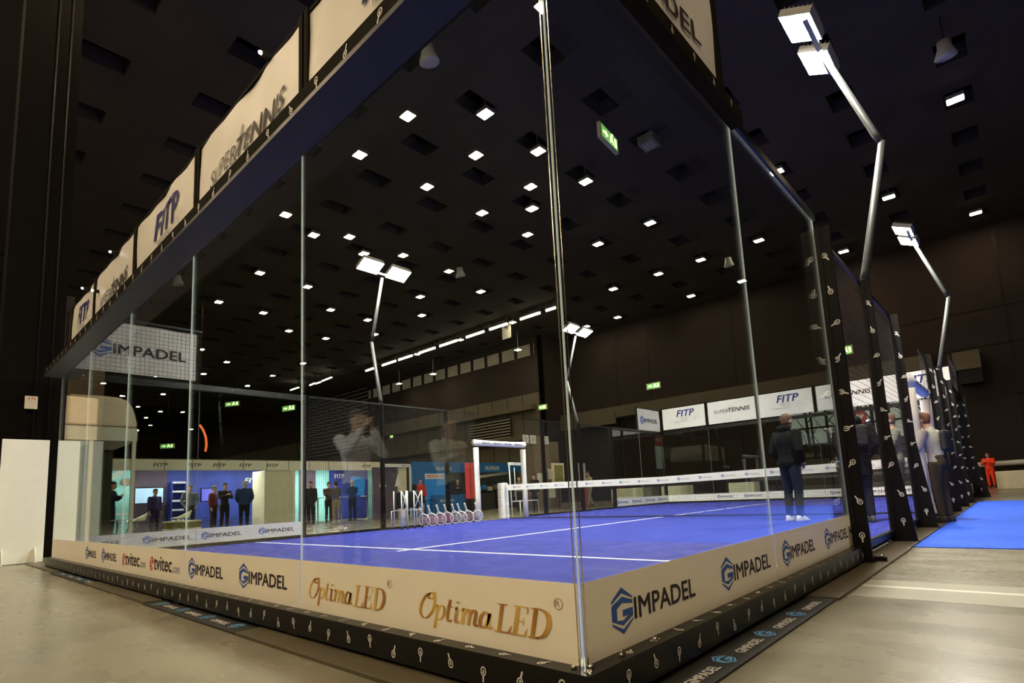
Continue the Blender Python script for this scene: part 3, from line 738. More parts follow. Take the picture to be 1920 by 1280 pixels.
ROWN = {6.4: 'in the nearest ceiling row', 8.25: 'in the second ceiling row from the camera', 10.2: 'in the third ceiling row', 12.13: 'in the fourth ceiling row', 13.62: 'in the fifth, longest ceiling row', 17.6: 'in the sixth ceiling row', 21.0: 'in the farthest ceiling row'}
s_ = (HC-.65)/(9-.65); proto = None
def place_light(x, y, z=None, label=None):
    global proto
    if proto is None: proto = ceil_light(); o = proto
    else: o = copy_tree(proto)
    o.location = (x, y, (z or HC-.15)); o['label'] = label
for ry, xs_ in LG.items():
    for i, x in enumerate(sorted(xs_)):
        place_light(11.186+(x-11.186)*s_, -1.588+(ry+1.588)*s_, label='ceiling downlight, %s from the left %s' % (ORD[i], ROWN[ry]))
for i, (x, nm) in enumerate(((-16.2, 'right'), (-26.3, 'middle'), (-31.3, 'left'))):
    place_light(x+.2, YL-2.0, 11.55, 'downlight hanging in front of the far clerestory band, %s one' % nm)
# lamps of the same ceiling over and behind the viewer (outside the picture)
for iy, y in enumerate((-17.5, -14.5, -11.5, -8.5, -5.5, -2.5, .7)):
    for ix, x in enumerate((-10.5, -4.8, -2., 3.7, 6.6, 12.2, 15., 20.6)):
        if y > 0 and x < -4: continue
        place_light(x, y, label='ceiling downlight over the near walkway, row %s, %s from the left' % (ORD[iy], ORD[ix]))
# tube lights
TUBE = mat('fluorescent tube', (1, .95, .85), .4, emit=14, ecol=(1, .88, .68), var=0)
tp = [(-29.9, -28.3), (-27.6, -26), (-25.3, -23.4), (-22.3, -20.4), (-19.7, -17.7), (-16.6, -14.8), (-14.2, -12.2), (-11.7, -10.6)]
tp = []
for a, b_ in ((665, 682), (695, 719), (725, 749), (762, 791), (800, 832), (849, 881), (892, 924), (949, 985), (997, 1014)): tp.append((a, b_))
def unp(u, v, ax, val):
    d = F+R*((u-972.78)/1038.77)-U*((v-791.69)/1038.77); t = (val-CAM[ax])/d[ax]; return CAM+d*t
for i, (a, b_) in enumerate(tp):
    pa = unp(a, 692-.357*(a-665), 2, HC-.5); pb = unp(b_, 692-.357*(b_-665), 2, HC-.5)
    y = 25.9
    t = thing('tube_light', 'long white tube light hanging under the ceiling, %s from the left in the row' % ORD[i], 'tube light', ((pa.x+pb.x)/2, y, HC-.5), 'tube lights hung in one row')
    m = MB(); m.tube([(pa.x, y, HC-.5), (pb.x, y, HC-.5)], .07, TUBE, 8); m.build('tube', t)
    m = MB(); m.box(pa.x-.05, pb.x+.05, y-.1, y+.1, HC-.42, HC-.36, HOUS)
    for q in (pa.x, pb.x): m.box(q-.01, q+.01, y-.01, y+.01, HC-.36, HC, HOUS)
    m.build('housing', t)
for i, (a, b_, v0, v1) in enumerate(((545, 560, 731, 726), (581, 590, 722, 718), (592, 601, 719, 716), (604, 622, 714, 707))):
    pa = unp(a, v0, 1, 24.); pb = unp(b_, v1, 1, 24.)
    t = thing('tube_light', 'short tube light far left under the ceiling, %s from the left' % ORD[i], 'tube light', ((pa.x+pb.x)/2, 24, pa.z), 'distant tube lights far left')
    m = MB(); m.tube([pa, pb], .06, TUBE, 8); m.build('tube', t); m = MB(); m.box(pa.x-.02, pa.x+.02, 23.98, 24.02, pa.z, HC, BLACK); m.box(pb.x-.02, pb.x+.02, 23.98, 24.02, pb.z, HC, BLACK); m.build('rods', t)
ORN = mat('orange neon', (1, .2, .05), .4, emit=1.6, ecol=(1, .16, .04), var=0)
pa = [unp(u, v, 0, -22.) for u, v in ((374, 796), (381, 806), (386, 820), (387, 834), (385, 846))]
t = thing('neon_arc', 'thin curved orange light over the stands on the left', 'neon light', pa[0]); m = MB(); m.tube(pa, .06, ORN, 8); m.build('tube', t)
m = MB(); m.tube([pa[0], (pa[0].x, pa[0].y, HC)], .015, BLACK, 5); m.build('cable', t)
# exit signs, speakers etc.
GRN = mat('lit green exit sign', (.1, .6, .15), .4, emit=.85, ecol=(.30, .70, .16), var=0)
GRW = mat('lit pictogram', (.9, 1, .6), .4, emit=2.6, ecol=(.85, 1, .45), var=0)
EXB = mat('cream sign body', (.5, .5, .38), .5)
def exit_sign(label, c, r, w=1.0, h=.4, lit=True, hang=True):
    c = Vector(c); r = Vector(r).normalized(); fr = Fr(c, r, (0, 0, 1)); t = thing('exit_sign', label, 'exit sign', c, 'exit signs')
    m = MB(); m.prism(fr, [(-w/2-.06, -h/2-.05), (w/2+.06, -h/2-.05), (w/2+.06, h/2+.05), (-w/2-.06, h/2+.05)], -.12, 0, EXB)
    if hang: m.box(fr.p(0, 0, -.06).x-.012, fr.p(0, 0, -.06).x+.012, fr.p(0, 0, -.06).y-.012, fr.p(0, 0, -.06).y+.012, c.z+h/2, HC+1.2, BLACK)
    m.build('case', t)
    m = MB(); m.poly(fr, [(-w/2, -h/2), (w/2, -h/2), (w/2, h/2), (-w/2, h/2)], GRN, .004)
    m.poly(fr, [(-.42*w, -.10*h), (-.25*w, -.10*h), (-.25*w, -.3*h), (-.08*w, 0), (-.25*w, .3*h), (-.25*w, .10*h), (-.42*w, .10*h)], GRW, .008)
    m.poly(fr, [(.0, -.35*h), (.08*w, -.35*h), (.12*w, 0), (.2*w, -.35*h), (.26*w, -.3*h), (.18*w, .18*h), (.05*w, .2*h)], GRW, .008)
    m.poly(fr, [(.3*w, -.36*h), (.44*w, -.36*h), (.44*w, .36*h), (.3*w, .36*h)], GRW, .008); m.ball(fr.p(.12*w, .3*h, .008), .05*w, GRW)
    m.build('lit_face', t)
e = unp(1143, 258, 2, HC-1.2); exit_sign('green lit exit sign hanging high over the court centre', e, (-.1, 1., 0), 1.1, .42)
e = unp(1225, 723, 1, YF-.02); exit_sign('green exit sign fixed to the dark far wall above the far banners', e, (1, 0, 0), 1.0, .36, hang=False)
e = unp(1583, 657, 1, YF-.02); exit_sign('green exit sign on the far wall seen beside the first right post', e, (1, 0, 0), .75, .42, hang=False)
e = unp(1017, 763, 1, YL-.02); exit_sign('small green exit sign on the far wall behind the corner profile', e, (1, 0, 0), .7, .3, hang=False)
e = unp(541, 765, 1, 28); exit_sign('large green exit sign hanging far left above the mesh fence', e, (1, .3, 0), 2.0, .6, hang=True)
e = unp(435, 757, 1, 22); exit_sign('green exit sign hanging in the far left hall beside the tall glass joint', e, (1, .5, 0), 1.8, .45)
e = unp(313, 836, 1, 14); exit_sign('low green exit sign over the exhibition stands on the left', e, (1, .8, 0), 1.2, .35)
e = unp(734, 817, 1, YL-.02); exit_sign('yellowish exit sign between the court and the far wall', e, (1, 0, 0), .5, .4, hang=False)
SPK = mat('white horn speaker', (.42, .43, .41), .5)
for i, (u, v, nm) in enumerate(((802, 104, 'nearest one left of the corner profile'), (862, 512, 'one over the left half of the court'), (1772, 95, 'one at the upper right'), (1366, 493, 'one right of the tall glass joint'), (332, 527, 'dim one under the left top beam'))):
    c = unp(u, v, 2, HC-1.0); t = thing('hanging_speaker', 'small pale horn speaker under the ceiling, '+nm, 'speaker', c, 'ceiling speakers')
    m = MB(); m.tube([c+Vector((0, 0, .3)), c+Vector((0, 0, .28)), c+Vector((0, .02, .1)), c+Vector((0, .05, -.15)), c+Vector((0, .06, -.17))], [.09, .16, .17, .27, .25], SPK, 10); m.build('horn', t)
    m = MB(); m.tube([c+Vector((0, 0, .3)), (c.x, c.y, HC)], .015, BLACK, 5); m.build('rod', t)
for u, v, nm in ((1217, 268, 'beside the hanging exit sign'),):
    c = unp(u, v, 2, HC-.2); m = MB(); m.box(c.x-.3, c.x+.3, c.y-.3, c.y+.3, HC-.3, HC, HOUS)
    t = thing('ceiling_vent', 'small square ceiling unit with three pale slats beside the hanging exit sign', 'ceiling vent', (c.x, c.y, HC-.3)); m.build('case', t)
    for k in range(3):
        m = MB(); m.box(c.x-.18+k*.13, c.x-.08+k*.13, c.y-.2, c.y+.2, HC-.32, HC-.3, SPK); m.build('slat', t)
c = unp(949, 617, 1, 27); m = MB(); m.box(c.x-.42, c.x+.42, 27, 27.05, c.z-.7, c.z+.7, mat('white sign board', (.3, .29, .25), .6)); m.text(Fr((c.x, 26.998, c.z), (1, 0, 0), (0, 0, 1)), '4', -.18, -.05, .36, .5, INK)
t = thing('hanging_sign', 'white numbered sign hanging in the hall below the tube lights', 'sign', (c.x, 27, c.z)); m.build('board', t)
m = MB(); m.tube([(c.x, 27.02, c.z+.7), (c.x, 27.02, HC)], .012, BLACK, 5); m.build('cable', t)

# ------------------------------------------------------------------ mats and boards on the floor
MATB = mat('black rubber mat', (.018, .018, .018), .6)
PLY = mat('dark film-faced plywood', (.085, .070, .045), .42, var=.15, scale=3)
def gmat(label, x0, x1, y0, y1, along):
    t = thing('floor_mat', label, 'mat', ((x0+x1)/2, (y0+y1)/2, ZF)); m = MB(); m.box(x0, x1, y0, y1, ZF, ZF+.010, MATB)
    L = (x1-x0) if along == 'x' else (y1-y0); k = 0; a = .1
    while a < L-.15:
        if along == 'x': fr = Fr((x0, y0+.03, ZF+.0105), (1, 0, 0), (0, 1, 0)); 
        else: fr = Fr((x1-.02, y0, ZF+.0105), (0, 1, 0), (-1, 0, 0))
        wy = (y1-y0 if along == 'x' else x1-x0)
        if k % 2 == 0: glogo(m, fr, a+.08, wy*.24, .11, SKYINK)
        else: m.text(fr, 'GIMPADEL', a-.04, wy*.10, .26, .045, ICON, bold=.010)
        a += .25; k += 1
    m.build('sheet', t)
gmat('black printed rubber mat beside the right base beam at the near corner', 9.98, 10.235, .1, 2.3, 'y')
gmat('black printed rubber mat along the near end, left of the long dark board', 5.72, 7.6, -.215, .03, 'x')
gmat('short black printed mat along the near end, farther left', 1.3, 3.4, -.2, .03, 'x')
def board(label, x0, x1, y0, y1): m = MB(); m.box(x0, x1, y0, y1, ZF, ZF+.018, PLY); return tag(m.build('floor_board', bevel=.003), label, 'floor board')
board('long dark plywood board under the near end beam, reaching the near corner', 7.62, 10.2, -.22, .05)
board('dark plywood board under the near end beam, middle of the left side', 3.42, 5.7, -.20, .05)
board('small dark plywood board at the far left corner of the near end', -1.2, 1.25, -.16, .08)
board('dark plywood board beside the right glass, running to the first post', 9.98, 10.25, 2.32, 5.3)
board('dark plywood board along the right mesh fence by the blue carpet', 9.98, 10.24, 5.32, 16)
m = MB(); CARP = mat('bright blue carpet', (.013, .078, .56), .95, var=.10, scale=5, bump=.3)
m.box(10.245, 18.5, 5.5, 16.9, ZF, ZF+.008, CARP); tag(m.build('carpet'), 'bright blue carpet beside the right court fence', 'carpet')
# painted floor lines
m = MB(); m.box(10.26, 20, 2.52, 3.22, ZF+.0005, ZF+.001, mat('worn pale floor tape', (.22, .20, .15), .5, var=.06, spec=.25)); m.box(10.26, 20, 2.90, 2.97, ZF+.001, ZF+.0016, mat('white floor tape', (.42, .40, .33), .5)); struct(m.build('trim_4'))

# white display boards by the black column
BW = mat('white display panel', (.80, .80, .74), .5, var=.02)
def dboard(label, x, y0, y1, z1):
    t = thing('display_board', label, 'display board', (x, (y0+y1)/2, ZF), 'white display boards')
    m = MB(); m.box(x-.012, x+.012, y0, y1, ZF+.01, z1, BW); m.build('panel', t, bevel=.002)
    for y in (y0+.08, y1-.12):
        m = MB(); pts = [(.0, 0)]+[(.2*math.cos(a), .26*math.sin(a)) for a in [PI/2*k/6 for k in range(7)]]
        m.prism(Fr((x+.01, y, ZF), (1, 0, 0), (0, 0, 1)), pts, -.006, .006, BW); m.build('foot', t)
dboard('white standing display board at the left picture edge, in front of the black column', -1.5, -.53, .09, 2.02)
dboard('white standing display board seen through the left end of the glass', -1.5, .22, .86, 2.03)
m = MB(); m.box(-4.3, -4.2, .15, .6, 1.05, 1.7, mat('poster paper', (.5, .46, .38), .6)); m.box(-4.199, -4.19, .32, .5, 1.08, 1.22, REDINK); m.box(-4.28, -4.22, .35, .40, ZF, 1.05, BLACK); tag(m.build('sign_stand'), 'small poster with a red mark between the two white display boards', 'poster stand')

# ------------------------------------------------------------------ people
def bake(mb, vox, smooth=2):
    me = bpy.data.meshes.new('b'); me.from_pydata(mb.v, [], mb.f); me.update()
    o = bpy.data.objects.new('b', me); COL.objects.link(o)
    r = o.modifiers.new('r', 'REMESH'); r.mode = 'VOXEL'; r.voxel_size = vox; r.use_smooth_shade = True
    s = o.modifiers.new('s', 'SMOOTH'); s.iterations = smooth; s.factor = .5
    dg = bpy.context.evaluated_depsgraph_get(); dg.update()
    out = bpy.data.meshes.new_from_object(o.evaluated_get(dg))
    bpy.data.objects.remove(o); bpy.data.meshes.remove(me)
    return out
def emit_mesh(me, name, m, parent):
    me.materials.clear(); me.materials.append(m)
    for p in me.polygons: p.material_index = 0; p.use_smooth = True
    me.name = name; o = bpy.data.objects.new(name, me); COL.objects.link(o); o.parent = parent; return o
def person(label, loc, face, H=1.75, top=(.05, .05, .05), legs=(.03, .03, .05), shoe=(.03, .03, .03), hair=(.03, .02, .015), skin=None, vox=.022,
           pose=None, sleeves=True, coat=0., longhair=False, extras=None, lean=0., bulk=1., hood=False, shorts=False, topm=None, group=None, seat=False):
    """face: heading angle (rad) of the direction the chest points to, measured from +x. Local frame: x right, y forward, z up."""
    t = thing('person', label, 'person', loc, group); t.rotation_euler = (0, 0, face-PI/2)
    J = dict(pel=(0, 0, .53), wai=(0, .0, .60), che=(0, .0, .72), sho=(0, -.005, .80), nek=(0, .005, .845), hed=(0, .02, .915),
             sL=(-.108, 0, .795), sR=(.108, 0, .795), eL=(-.135, -.01, .63), eR=(.135, -.01, .63), wL=(-.135, .03, .485), wR=(.135, .03, .485),
             hL=(-.05, 0, .515), hR=(.05, 0, .515), kL=(-.058, .012, .285), kR=(.058, .012, .285), aL=(-.06, -.005, .045), aR=(.06, -.005, .045))
    if pose: J.update(pose)
    J = {k: Vector(v)*H for k, v in J.items()}
    if lean:
        for k in ('wai', 'che', 'sho', 'nek', 'hed', 'sL', 'sR', 'eL', 'eR', 'wL', 'wR'): J[k].y += lean*max(0, J[k].z-J['pel'].z)
    B = MB(); S = SKIN
    def ell(c, rx, ry, n=16): return [c+Vector((math.cos(2*PI*i/n)*rx*H, math.sin(2*PI*i/n)*ry*H, 0)) for i in range(n)]
    def torso(mb, g, low=.0, neck=False):
        rg = [ell(J['pel']+Vector((0, 0, -.045*H-low*H)), .070*g+(.02 if low else 0), .052*g+(.012 if low else 0)), ell(J['pel'], .085*g, .062*g), ell(J['wai'], .074*g, .055*g), ell((J['wai']+J['che'])/2, .083*g, .058*g), ell(J['che'], .096*g, .065*g), ell((J['che']*.4+J['sho']*.6), .100*g, .060*g), ell(J['sho'], .086*g, .05*g), ell(J['sho']+Vector((0, 0, .022*H)), .045*g, .036*g)]
        if neck: rg += [ell(J['nek'], .031, .033), ell(J['nek']+(J['hed']-J['nek'])*.5, .030, .033)]
        mb.loft(rg, S)
    def limb(mb, pts, rs, g=1.): mb.tube([J[a] if isinstance(a, str) else a for a in pts], [r*H*g for r in rs], S, 12)
    mid = lambda a, b, f=.5: J[a]*(1-f)+J[b]*f
    torso(B, .93, neck=True)
    for s in 'LR':
        limb(B, ['s'+s, mid('s'+s, 'e'+s, .4), 'e'+s, mid('e'+s, 'w'+s, .3), 'w'+s], [.031, .027, .0215, .0225, .0145])
        limb(B, ['h'+s, mid('h'+s, 'k'+s, .4), 'k'+s, mid('k'+s, 'a'+s, .35), 'a'+s], [.052, .045, .031, .033, .020])
        # hand: palm, four fingers, thumb
        d = (J['w'+s]-J['e'+s]).normalized(); sg = -1 if s == 'L' else 1
        sd = Vector((0, 1, 0)); sd = (sd-d*sd.dot(d)); sd = sd.normalized() if sd.length > .1 else Vector((1, 0, 0)); nn = d.cross(sd).normalized()
        if nn.x*sg > 0: nn = -nn   # palm side faces the body
        w = J['w'+s]; h = H/1.75
        B.tube([w-d*.01, w+d*.03*h, w+d*.09*h], [.026*h, .036*h, .038*h], S, 10, flat=.42, side=sd)
        for q, L in zip((-.030, -.010, .010, .029), (.060, .075, .078, .066)):
            b0 = w+d*.085*h+sd*q*h
            B.tube([b0, b0+d*L*.45*h+nn*.006, b0+d*L*.8*h+nn*.024*h, b0+d*L*.92*h+nn*.042*h], [.0095*h, .009*h, .008*h, .007*h], S, 7)
        b0 = w+d*.03*h+sd*.030*h
        B.tube([b0, b0+d*.03*h+sd*.022*h+nn*.01, b0+d*.065*h+sd*.026*h+nn*.02], [.012*h, .011*h, .009*h], S, 7)
    # head
    hc = J['hed']; hs = H/1.75
    prof = [(-.118, .030, .036, .030), (-.105, .045, .050, .022), (-.07, .058, .068, .012), (-.03, .067, .082, .004), (.01, .073, .092, .0), (.05, .074, .095, -.004), (.085, .062, .080, -.006), (.11, .036, .050, -.006), (.12, .014, .02, -.006)]
    B.loft([[hc+Vector((math.cos(2*PI*i/16)*rx*hs, oy*hs+math.sin(2*PI*i/16)*ry*hs, z*hs)) for i in range(16)] for z, rx, ry, oy in prof], S)
    B.tube([hc+Vector((0, .080, .022))*hs, hc+Vector((0, .100, -.005))*hs, hc+Vector((0, .108, -.028))*hs, hc+Vector((0, .08, -.036))*hs], [.009*hs, .011*hs, .014*hs, .010*hs], S, 8)
    B.ball(hc+Vector((0, .074, -.062))*hs, .02*hs, S, 10, 6, (1.1, .7, .45)); B.ball(hc+Vector((0, .066, -.098))*hs, .02*hs, S, 10, 6)
    for s in (-1, 1): B.ball(hc+Vector((s*.076, -.004, -.01))*hs, .028*hs, S, 8, 6, (.4, .7, 1.1))
    sk = SKIN if skin is None else mat('skin %s' % (skin,), skin, .55)
    emit_mesh(bake(B, vox*.8 if vox > .015 else vox, 1), 'body', sk, t)
    m = MB()
    for s in (-1, 1): m.ball(hc+Vector((s*.030, .083, .012))*hs, .010*hs, mat('dark eye', (.03, .02, .02), .3), 8, 6)
    m.build('eyes', t, world=False)
    # hair
    m = MB(); HM = mat('hair %s' % (hair,), hair, .7, bump=.4)
    rg = []
    for z, rx, ry, oy in [(-.055, .060, .05, -.035), (-.02, .074, .066, -.028), (.02, .080, .078, -.020), (.06, .081, .098, -.008), (.095, .068, .086, -.008), (.118, .044, .058, -.008), (.130, .016, .022, -.008)]:
        rg.append([hc+Vector((math.cos(2*PI*i/14)*rx*hs, oy*hs+math.sin(2*PI*i/14)*ry*hs, z*hs)) for i in range(14)])
    m.loft(rg, HM)
    if longhair: m.tube([hc+Vector((0, -.05, .05))*hs, hc+Vector((0, -.085, -.05))*hs, hc+Vector((0, -.085, -.16))*hs, hc+Vector((0, -.07, -.27))*hs], [.06*hs, .075*hs, .07*hs, .04*hs], HM, 10)
    m.build('hair', t, world=False)
    # trousers
    m = MB(); kk = 1.
    m.loft([ell(J['pel']+Vector((0, 0, .06*H)), .078, .058), ell(J['pel'], .089, .068), ell(J['pel']+Vector((0, 0, -.04*H)), .085, .064)], S)
    for s in 'LR':
        if shorts: limb(m, ['h'+s, mid('h'+s, 'k'+s, .5), mid('h'+s, 'k'+s, .8)], [.058, .055, .05])
        else: limb(m, ['h'+s, mid('h'+s, 'k'+s, .4), 'k'+s, mid('k'+s, 'a'+s, .4), J['a'+s]+Vector((0, 0, .005*H))], [.058, .051, .040, .038, .031])
    emit_mesh(bake(m, vox), 'trousers' if not shorts else 'shorts', mat('cloth %s' % (legs,), legs, .9, bump=.2, spec=.12), t)
    # jacket / shirt
    m = MB(); g = 1.07*bulk
    torso(m, g, low=coat)
    for s in 'LR':
        if sleeves: limb(m, [mid('s'+s, 'sho', .15), 's'+s, mid('s'+s, 'e'+s, .5), 'e'+s, mid('e'+s, 'w'+s, .5), mid('e'+s, 'w'+s, .93)], [.036, .042, .037, .032, .029, .023], bulk)
        else: limb(m, [mid('s'+s, 'sho', .15), 's'+s, mid('s'+s, 'e'+s, .6)], [.036, .040, .036], bulk)
    if hood: m.tube([J['nek']+Vector((-.05*H, -.01, 0)), J['nek']+Vector((-.03*H, -.05*H, .01)), J['nek']+Vector((.03*H, -.05*H, .01)), J['nek']+Vector((.05*H, -.01, 0))], .030*H, S, 10)
    else: m.tube([J['sho']+Vector((0, 0, .012*H)), J['nek']+Vector((0, 0, -.008*H))], [.045*H, .038*H], S, 12)
    tm = topm or mat('cloth %s' % (top,), top, .9, bump=.2, spec=.1)
    emit_mesh(bake(m, vox), 'jacket', tm, t)
    for s in 'LR':
        m = MB(); a = J['a'+s]; dirn = Vector((0, 1, 0)); z0 = a.z-.04*H
        m.loft([[a+Vector((math.cos(q)*w_*H, oy*H+math.sin(q)*l_*H, zz*H)) for q in [2*PI*i/12 for i in range(12)]] for zz, w_, l_, oy in ((-.045, .026, .075, .03), (-.03, .028, .078, .03), (-.012, .025, .06, .02), (.012, .024, .032, -.002))], mat('shoe %s' % (shoe,), shoe, .6))
        m.build('shoe', t, world=False)
    if extras: extras(t, J, H)
    return t
def backpack(col, name='backpack'):
    def fn(t, J, H):
        c = (J['che']+J['sho'])/2+Vector((0, -.115*H, -.04*H)); m = MB()
        m.box(c.x-.12, c.x+.12, c.y-.04, c.y+.05, c.z-.18, c.z+.15, mat('pack %s' % (col,), col, .8))
        o = m.build(name, t, world=False, bevel=.05)
    return fn
LONG = dict()
CROSS = dict(eL=(-.140, .02, .65), eR=(.140, .02, .65), wL=(.02, .11, .66), wR=(-.02, .115, .64))
PHONE = dict(eL=(-.135, .05, .66), eR=(.135, .05, .66), wL=(-.03, .15, .72), wR=(.04, .15, .73))
POCK = dict(eL=(-.15, -.03, .64), eR=(.15, -.03, .64), wL=(-.10, .05, .53), wR=(.10, .05, .53))
# on court
person('bearded man on the court turf in dark hooded jacket, jeans and white sneakers', (8.34, 8.22, 0), math.radians(62), 1.80, (.009, .010, .012), (.020, .028, .05), (.72, .72, .72), (.10, .05, .03), vox=.013, hood=True, pose=POCK, bulk=1.26)
person('person behind the first right post in long dark coat with dark backpack', (9.36, 7.95, 0), math.radians(120), 1.78, (.009, .009, .010), (.018, .02, .03), (.05, .05, .05), (.12, .06, .03), vox=.014, coat=.10, hood=True, pose=POCK, bulk=1.18, extras=backpack((.008, .008, .009)))
STR = mat('striped puffer', (.08, .1, .16), .6)
_n = STR.node_tree.nodes; _l = STR.node_tree.links; _w = _n.new('ShaderNodeTexWave'); _w.bands_direction = 'Z'; _w.inputs['Scale'].default_value = 4.5
_c = _n.new('ShaderNodeValToRGB'); _c.color_ramp.elements[0].color = (.04, .06, .13, 1); _c.color_ramp.elements[1].color = (.45, .47, .5, 1); _c.color_ramp.elements[0].position = .55; _c.color_ramp.elements[1].position = .75
_l.new([x for x in _n if x.type == 'TEX_COORD'][0].outputs['Object'], _w.inputs['Vector']); _l.new(_w.outputs['Fac'], _c.inputs['Fac']); _l.new(_c.outputs[0], _n['Principled BSDF'].inputs['Base Color'])
person('auburn haired person in blue and grey striped puffer jacket, left of the first right post', (8.98, 9.0, 0), math.radians(-15), 1.70, topm=STR, legs=(.05, .04, .03), hair=(.16, .06, .03), vox=.016, pose=CROSS, bulk=1.12)
person('man in pale grey shirt with dark backpack leaning at the right padded gate', (10.22, 9.12, ZF+.02), math.radians(160), 1.72, (.42, .41, .38), (.055, .045, .03), (.02, .02, .02), (.14, .06, .03), vox=.013, pose=dict(eL=(-.15, .05, .66), eR=(.15, .05, .66), wL=(-.02, .17, .64), wR=(.06, .17, .65)), lean=.12, extras=backpack((.008, .008, .009)))
person('person in grey camouflage top with raised elbow behind the second right post', (9.62, 9.62, 0), math.radians(200), 1.74, (.20, .20, .17), (.05, .05, .06), (.5, .5, .5), (.14, .07, .04), vox=.016, pose=PHONE)
person('person in bright orange red high visibility overalls at the far right by the low benches', (10.02, 32.5, ZF), math.radians(-110), 1.66, (.85, .06, .03), (.85, .06, .03), (.15, .05, .03), (.1, .05, .03), vox=.025, pose=PHONE, bulk=1.2)
# outside, reflected in the glass of the near end
person('photographer in pale shirt sleeves raising a phone, mirrored in the near end glass', (5.75, -1.75, ZF), math.radians(0), 1.80, (.62, .64, .72), (.03, .03, .04), vox=.016, pose=dict(eL=(-.13, .10, .70), eR=(.13, .10, .70), wL=(-.03, .13, .86), wR=(.03, .13, .86)))
person('dark haired visitor in pale vest top, mirrored in the near end glass', (6.6, -2.35, ZF), math.radians(0), 1.66, (.55, .55, .5), (.03, .03, .04), hair=(.03, .015, .01), vox=.018, longhair=True, sleeves=True, pose=PHONE)
# by the stands on the left
BX = -11.0
def gp(u, x, z=None):
    p = unp(u, 940, 0, x); return (p.x, p.y, ZF)
def pp(label, u, x, face, **k): return person(label, gp(u, x), math.radians(face), vox=.026, **k)
pp('person with long dark hair and dark jacket in front of the aqua stand wall', 208, -10.6, 60, H=1.85, top=(.015, .012, .015), legs=(.02, .02, .03), longhair=True, pose=PHONE)
pp('person in purple blue top beside the wall screen of the stand', 290, -11.6, 20, H=1.62, top=(.05, .04, .14), legs=(.03, .02, .06))
pp('man in grey sweater behind the pale oval table', 356, -11.6, -10, H=1.74, top=(.16, .17, .2), legs=(.03, .03, .05), pose=POCK)
pp('person in dark red jacket beside the purple stand wall', 400, -12.0, 40, H=1.7, top=(.14, .04, .05), legs=(.03, .02, .03))
pp('person in dark jacket holding a pale bag near the purple stand wall', 421, -11.4, 10, H=1.78, top=(.03, .03, .035), legs=(.02, .02, .02), pose=PHONE)
pp('broad man seen from behind in navy jacket before the blue banners', 458, -10.3, 160, H=1.80, top=(.03, .05, .13), legs=(.015, .015, .02), hair=(.45, .40, .35), bulk=1.2, pose=POCK)
pp('person in dark coat standing beside the mesh fence edge', 583, -10.6, -60, H=1.76, top=(.03, .03, .03), legs=(.02, .02, .025), coat=.05)
pp('young person in patterned dark top looking down, left of a pair', 616, -11.2, 0, H=1.74, top=(.10, .06, .05), legs=(.03, .03, .03), pose=PHONE)
pp('person in khaki trousers facing the young person of the pair', 630, -9.8, 180, H=1.70, top=(.12, .11, .10), legs=(.30, .25, .17), shoe=(.6, .6, .6), pose=PHONE)
pp('man in blue suit with grey hair before the blue display wall', 661, -10.6, 180, H=1.78, top=(.02, .06, .18), legs=(.015, .025, .06), hair=(.4, .38, .35), pose=PHONE)
def bat(t, J, H):
    m = MB(); w_ = J['wR']; n = 14
    rg = [w_+Vector((math.cos(2*PI*i/n)*.13, .10, .12+math.sin(2*PI*i/n)*.15)) for i in range(n)]
    m.prism(Fr(w_+Vector((0, .08, .1)), (1, 0, 0), (0, 0, 1)), [(math.cos(2*PI*i/n)*.13, .06+math.sin(2*PI*i/n)*.15) for i in range(n)], -.02, .02, BLACK); m.bar(w_+Vector((0, .08, -.04)), w_+Vector((0, .08, .06)), .03, .03, BLACK)
    m.build('held_bat', t, world=False)
pp('person in red t-shirt and black shorts holding a bat at the blue shop', 789, -9.6, -20, H=1.76, top=(.62, .05, .03), legs=(.02, .02, .02), shorts=True, hair=(.08, .05, .04), pose=dict(eR=(.16, .04, .66), wR=(.22, .12, .66)), extras=bat)
pp('blond person in dark top behind the counter of the blue shop stand', 859, -11.4, -40, H=1.74, top=(.03, .03, .03), legs=(.02, .02, .02), hair=(.45, .30, .12), pose=PHONE)
pp('person in dark striped top seen above the left net post', 975, -6.0, -60, H=1.62, top=(.13, .14, .10), legs=(.03, .03, .03))
pp('dark silhouette standing before the pale posters beyond the net', 1004, -5.0, -90, H=1.68, top=(.025, .02, .02), legs=(.03, .03, .03), hair=(.02, .01, .01))
pp('walking person in pale sleeves, dark vest and grey trousers beyond the net', 1107, -4.6, -120, H=1.76, top=(.5, .42, .25), legs=(.32, .30, .24), pose=dict(kL=(-.055, .05, .29), aL=(-.05, .10, .05), kR=(.055, -.02, .29), aR=(.05, -.09, .06)))

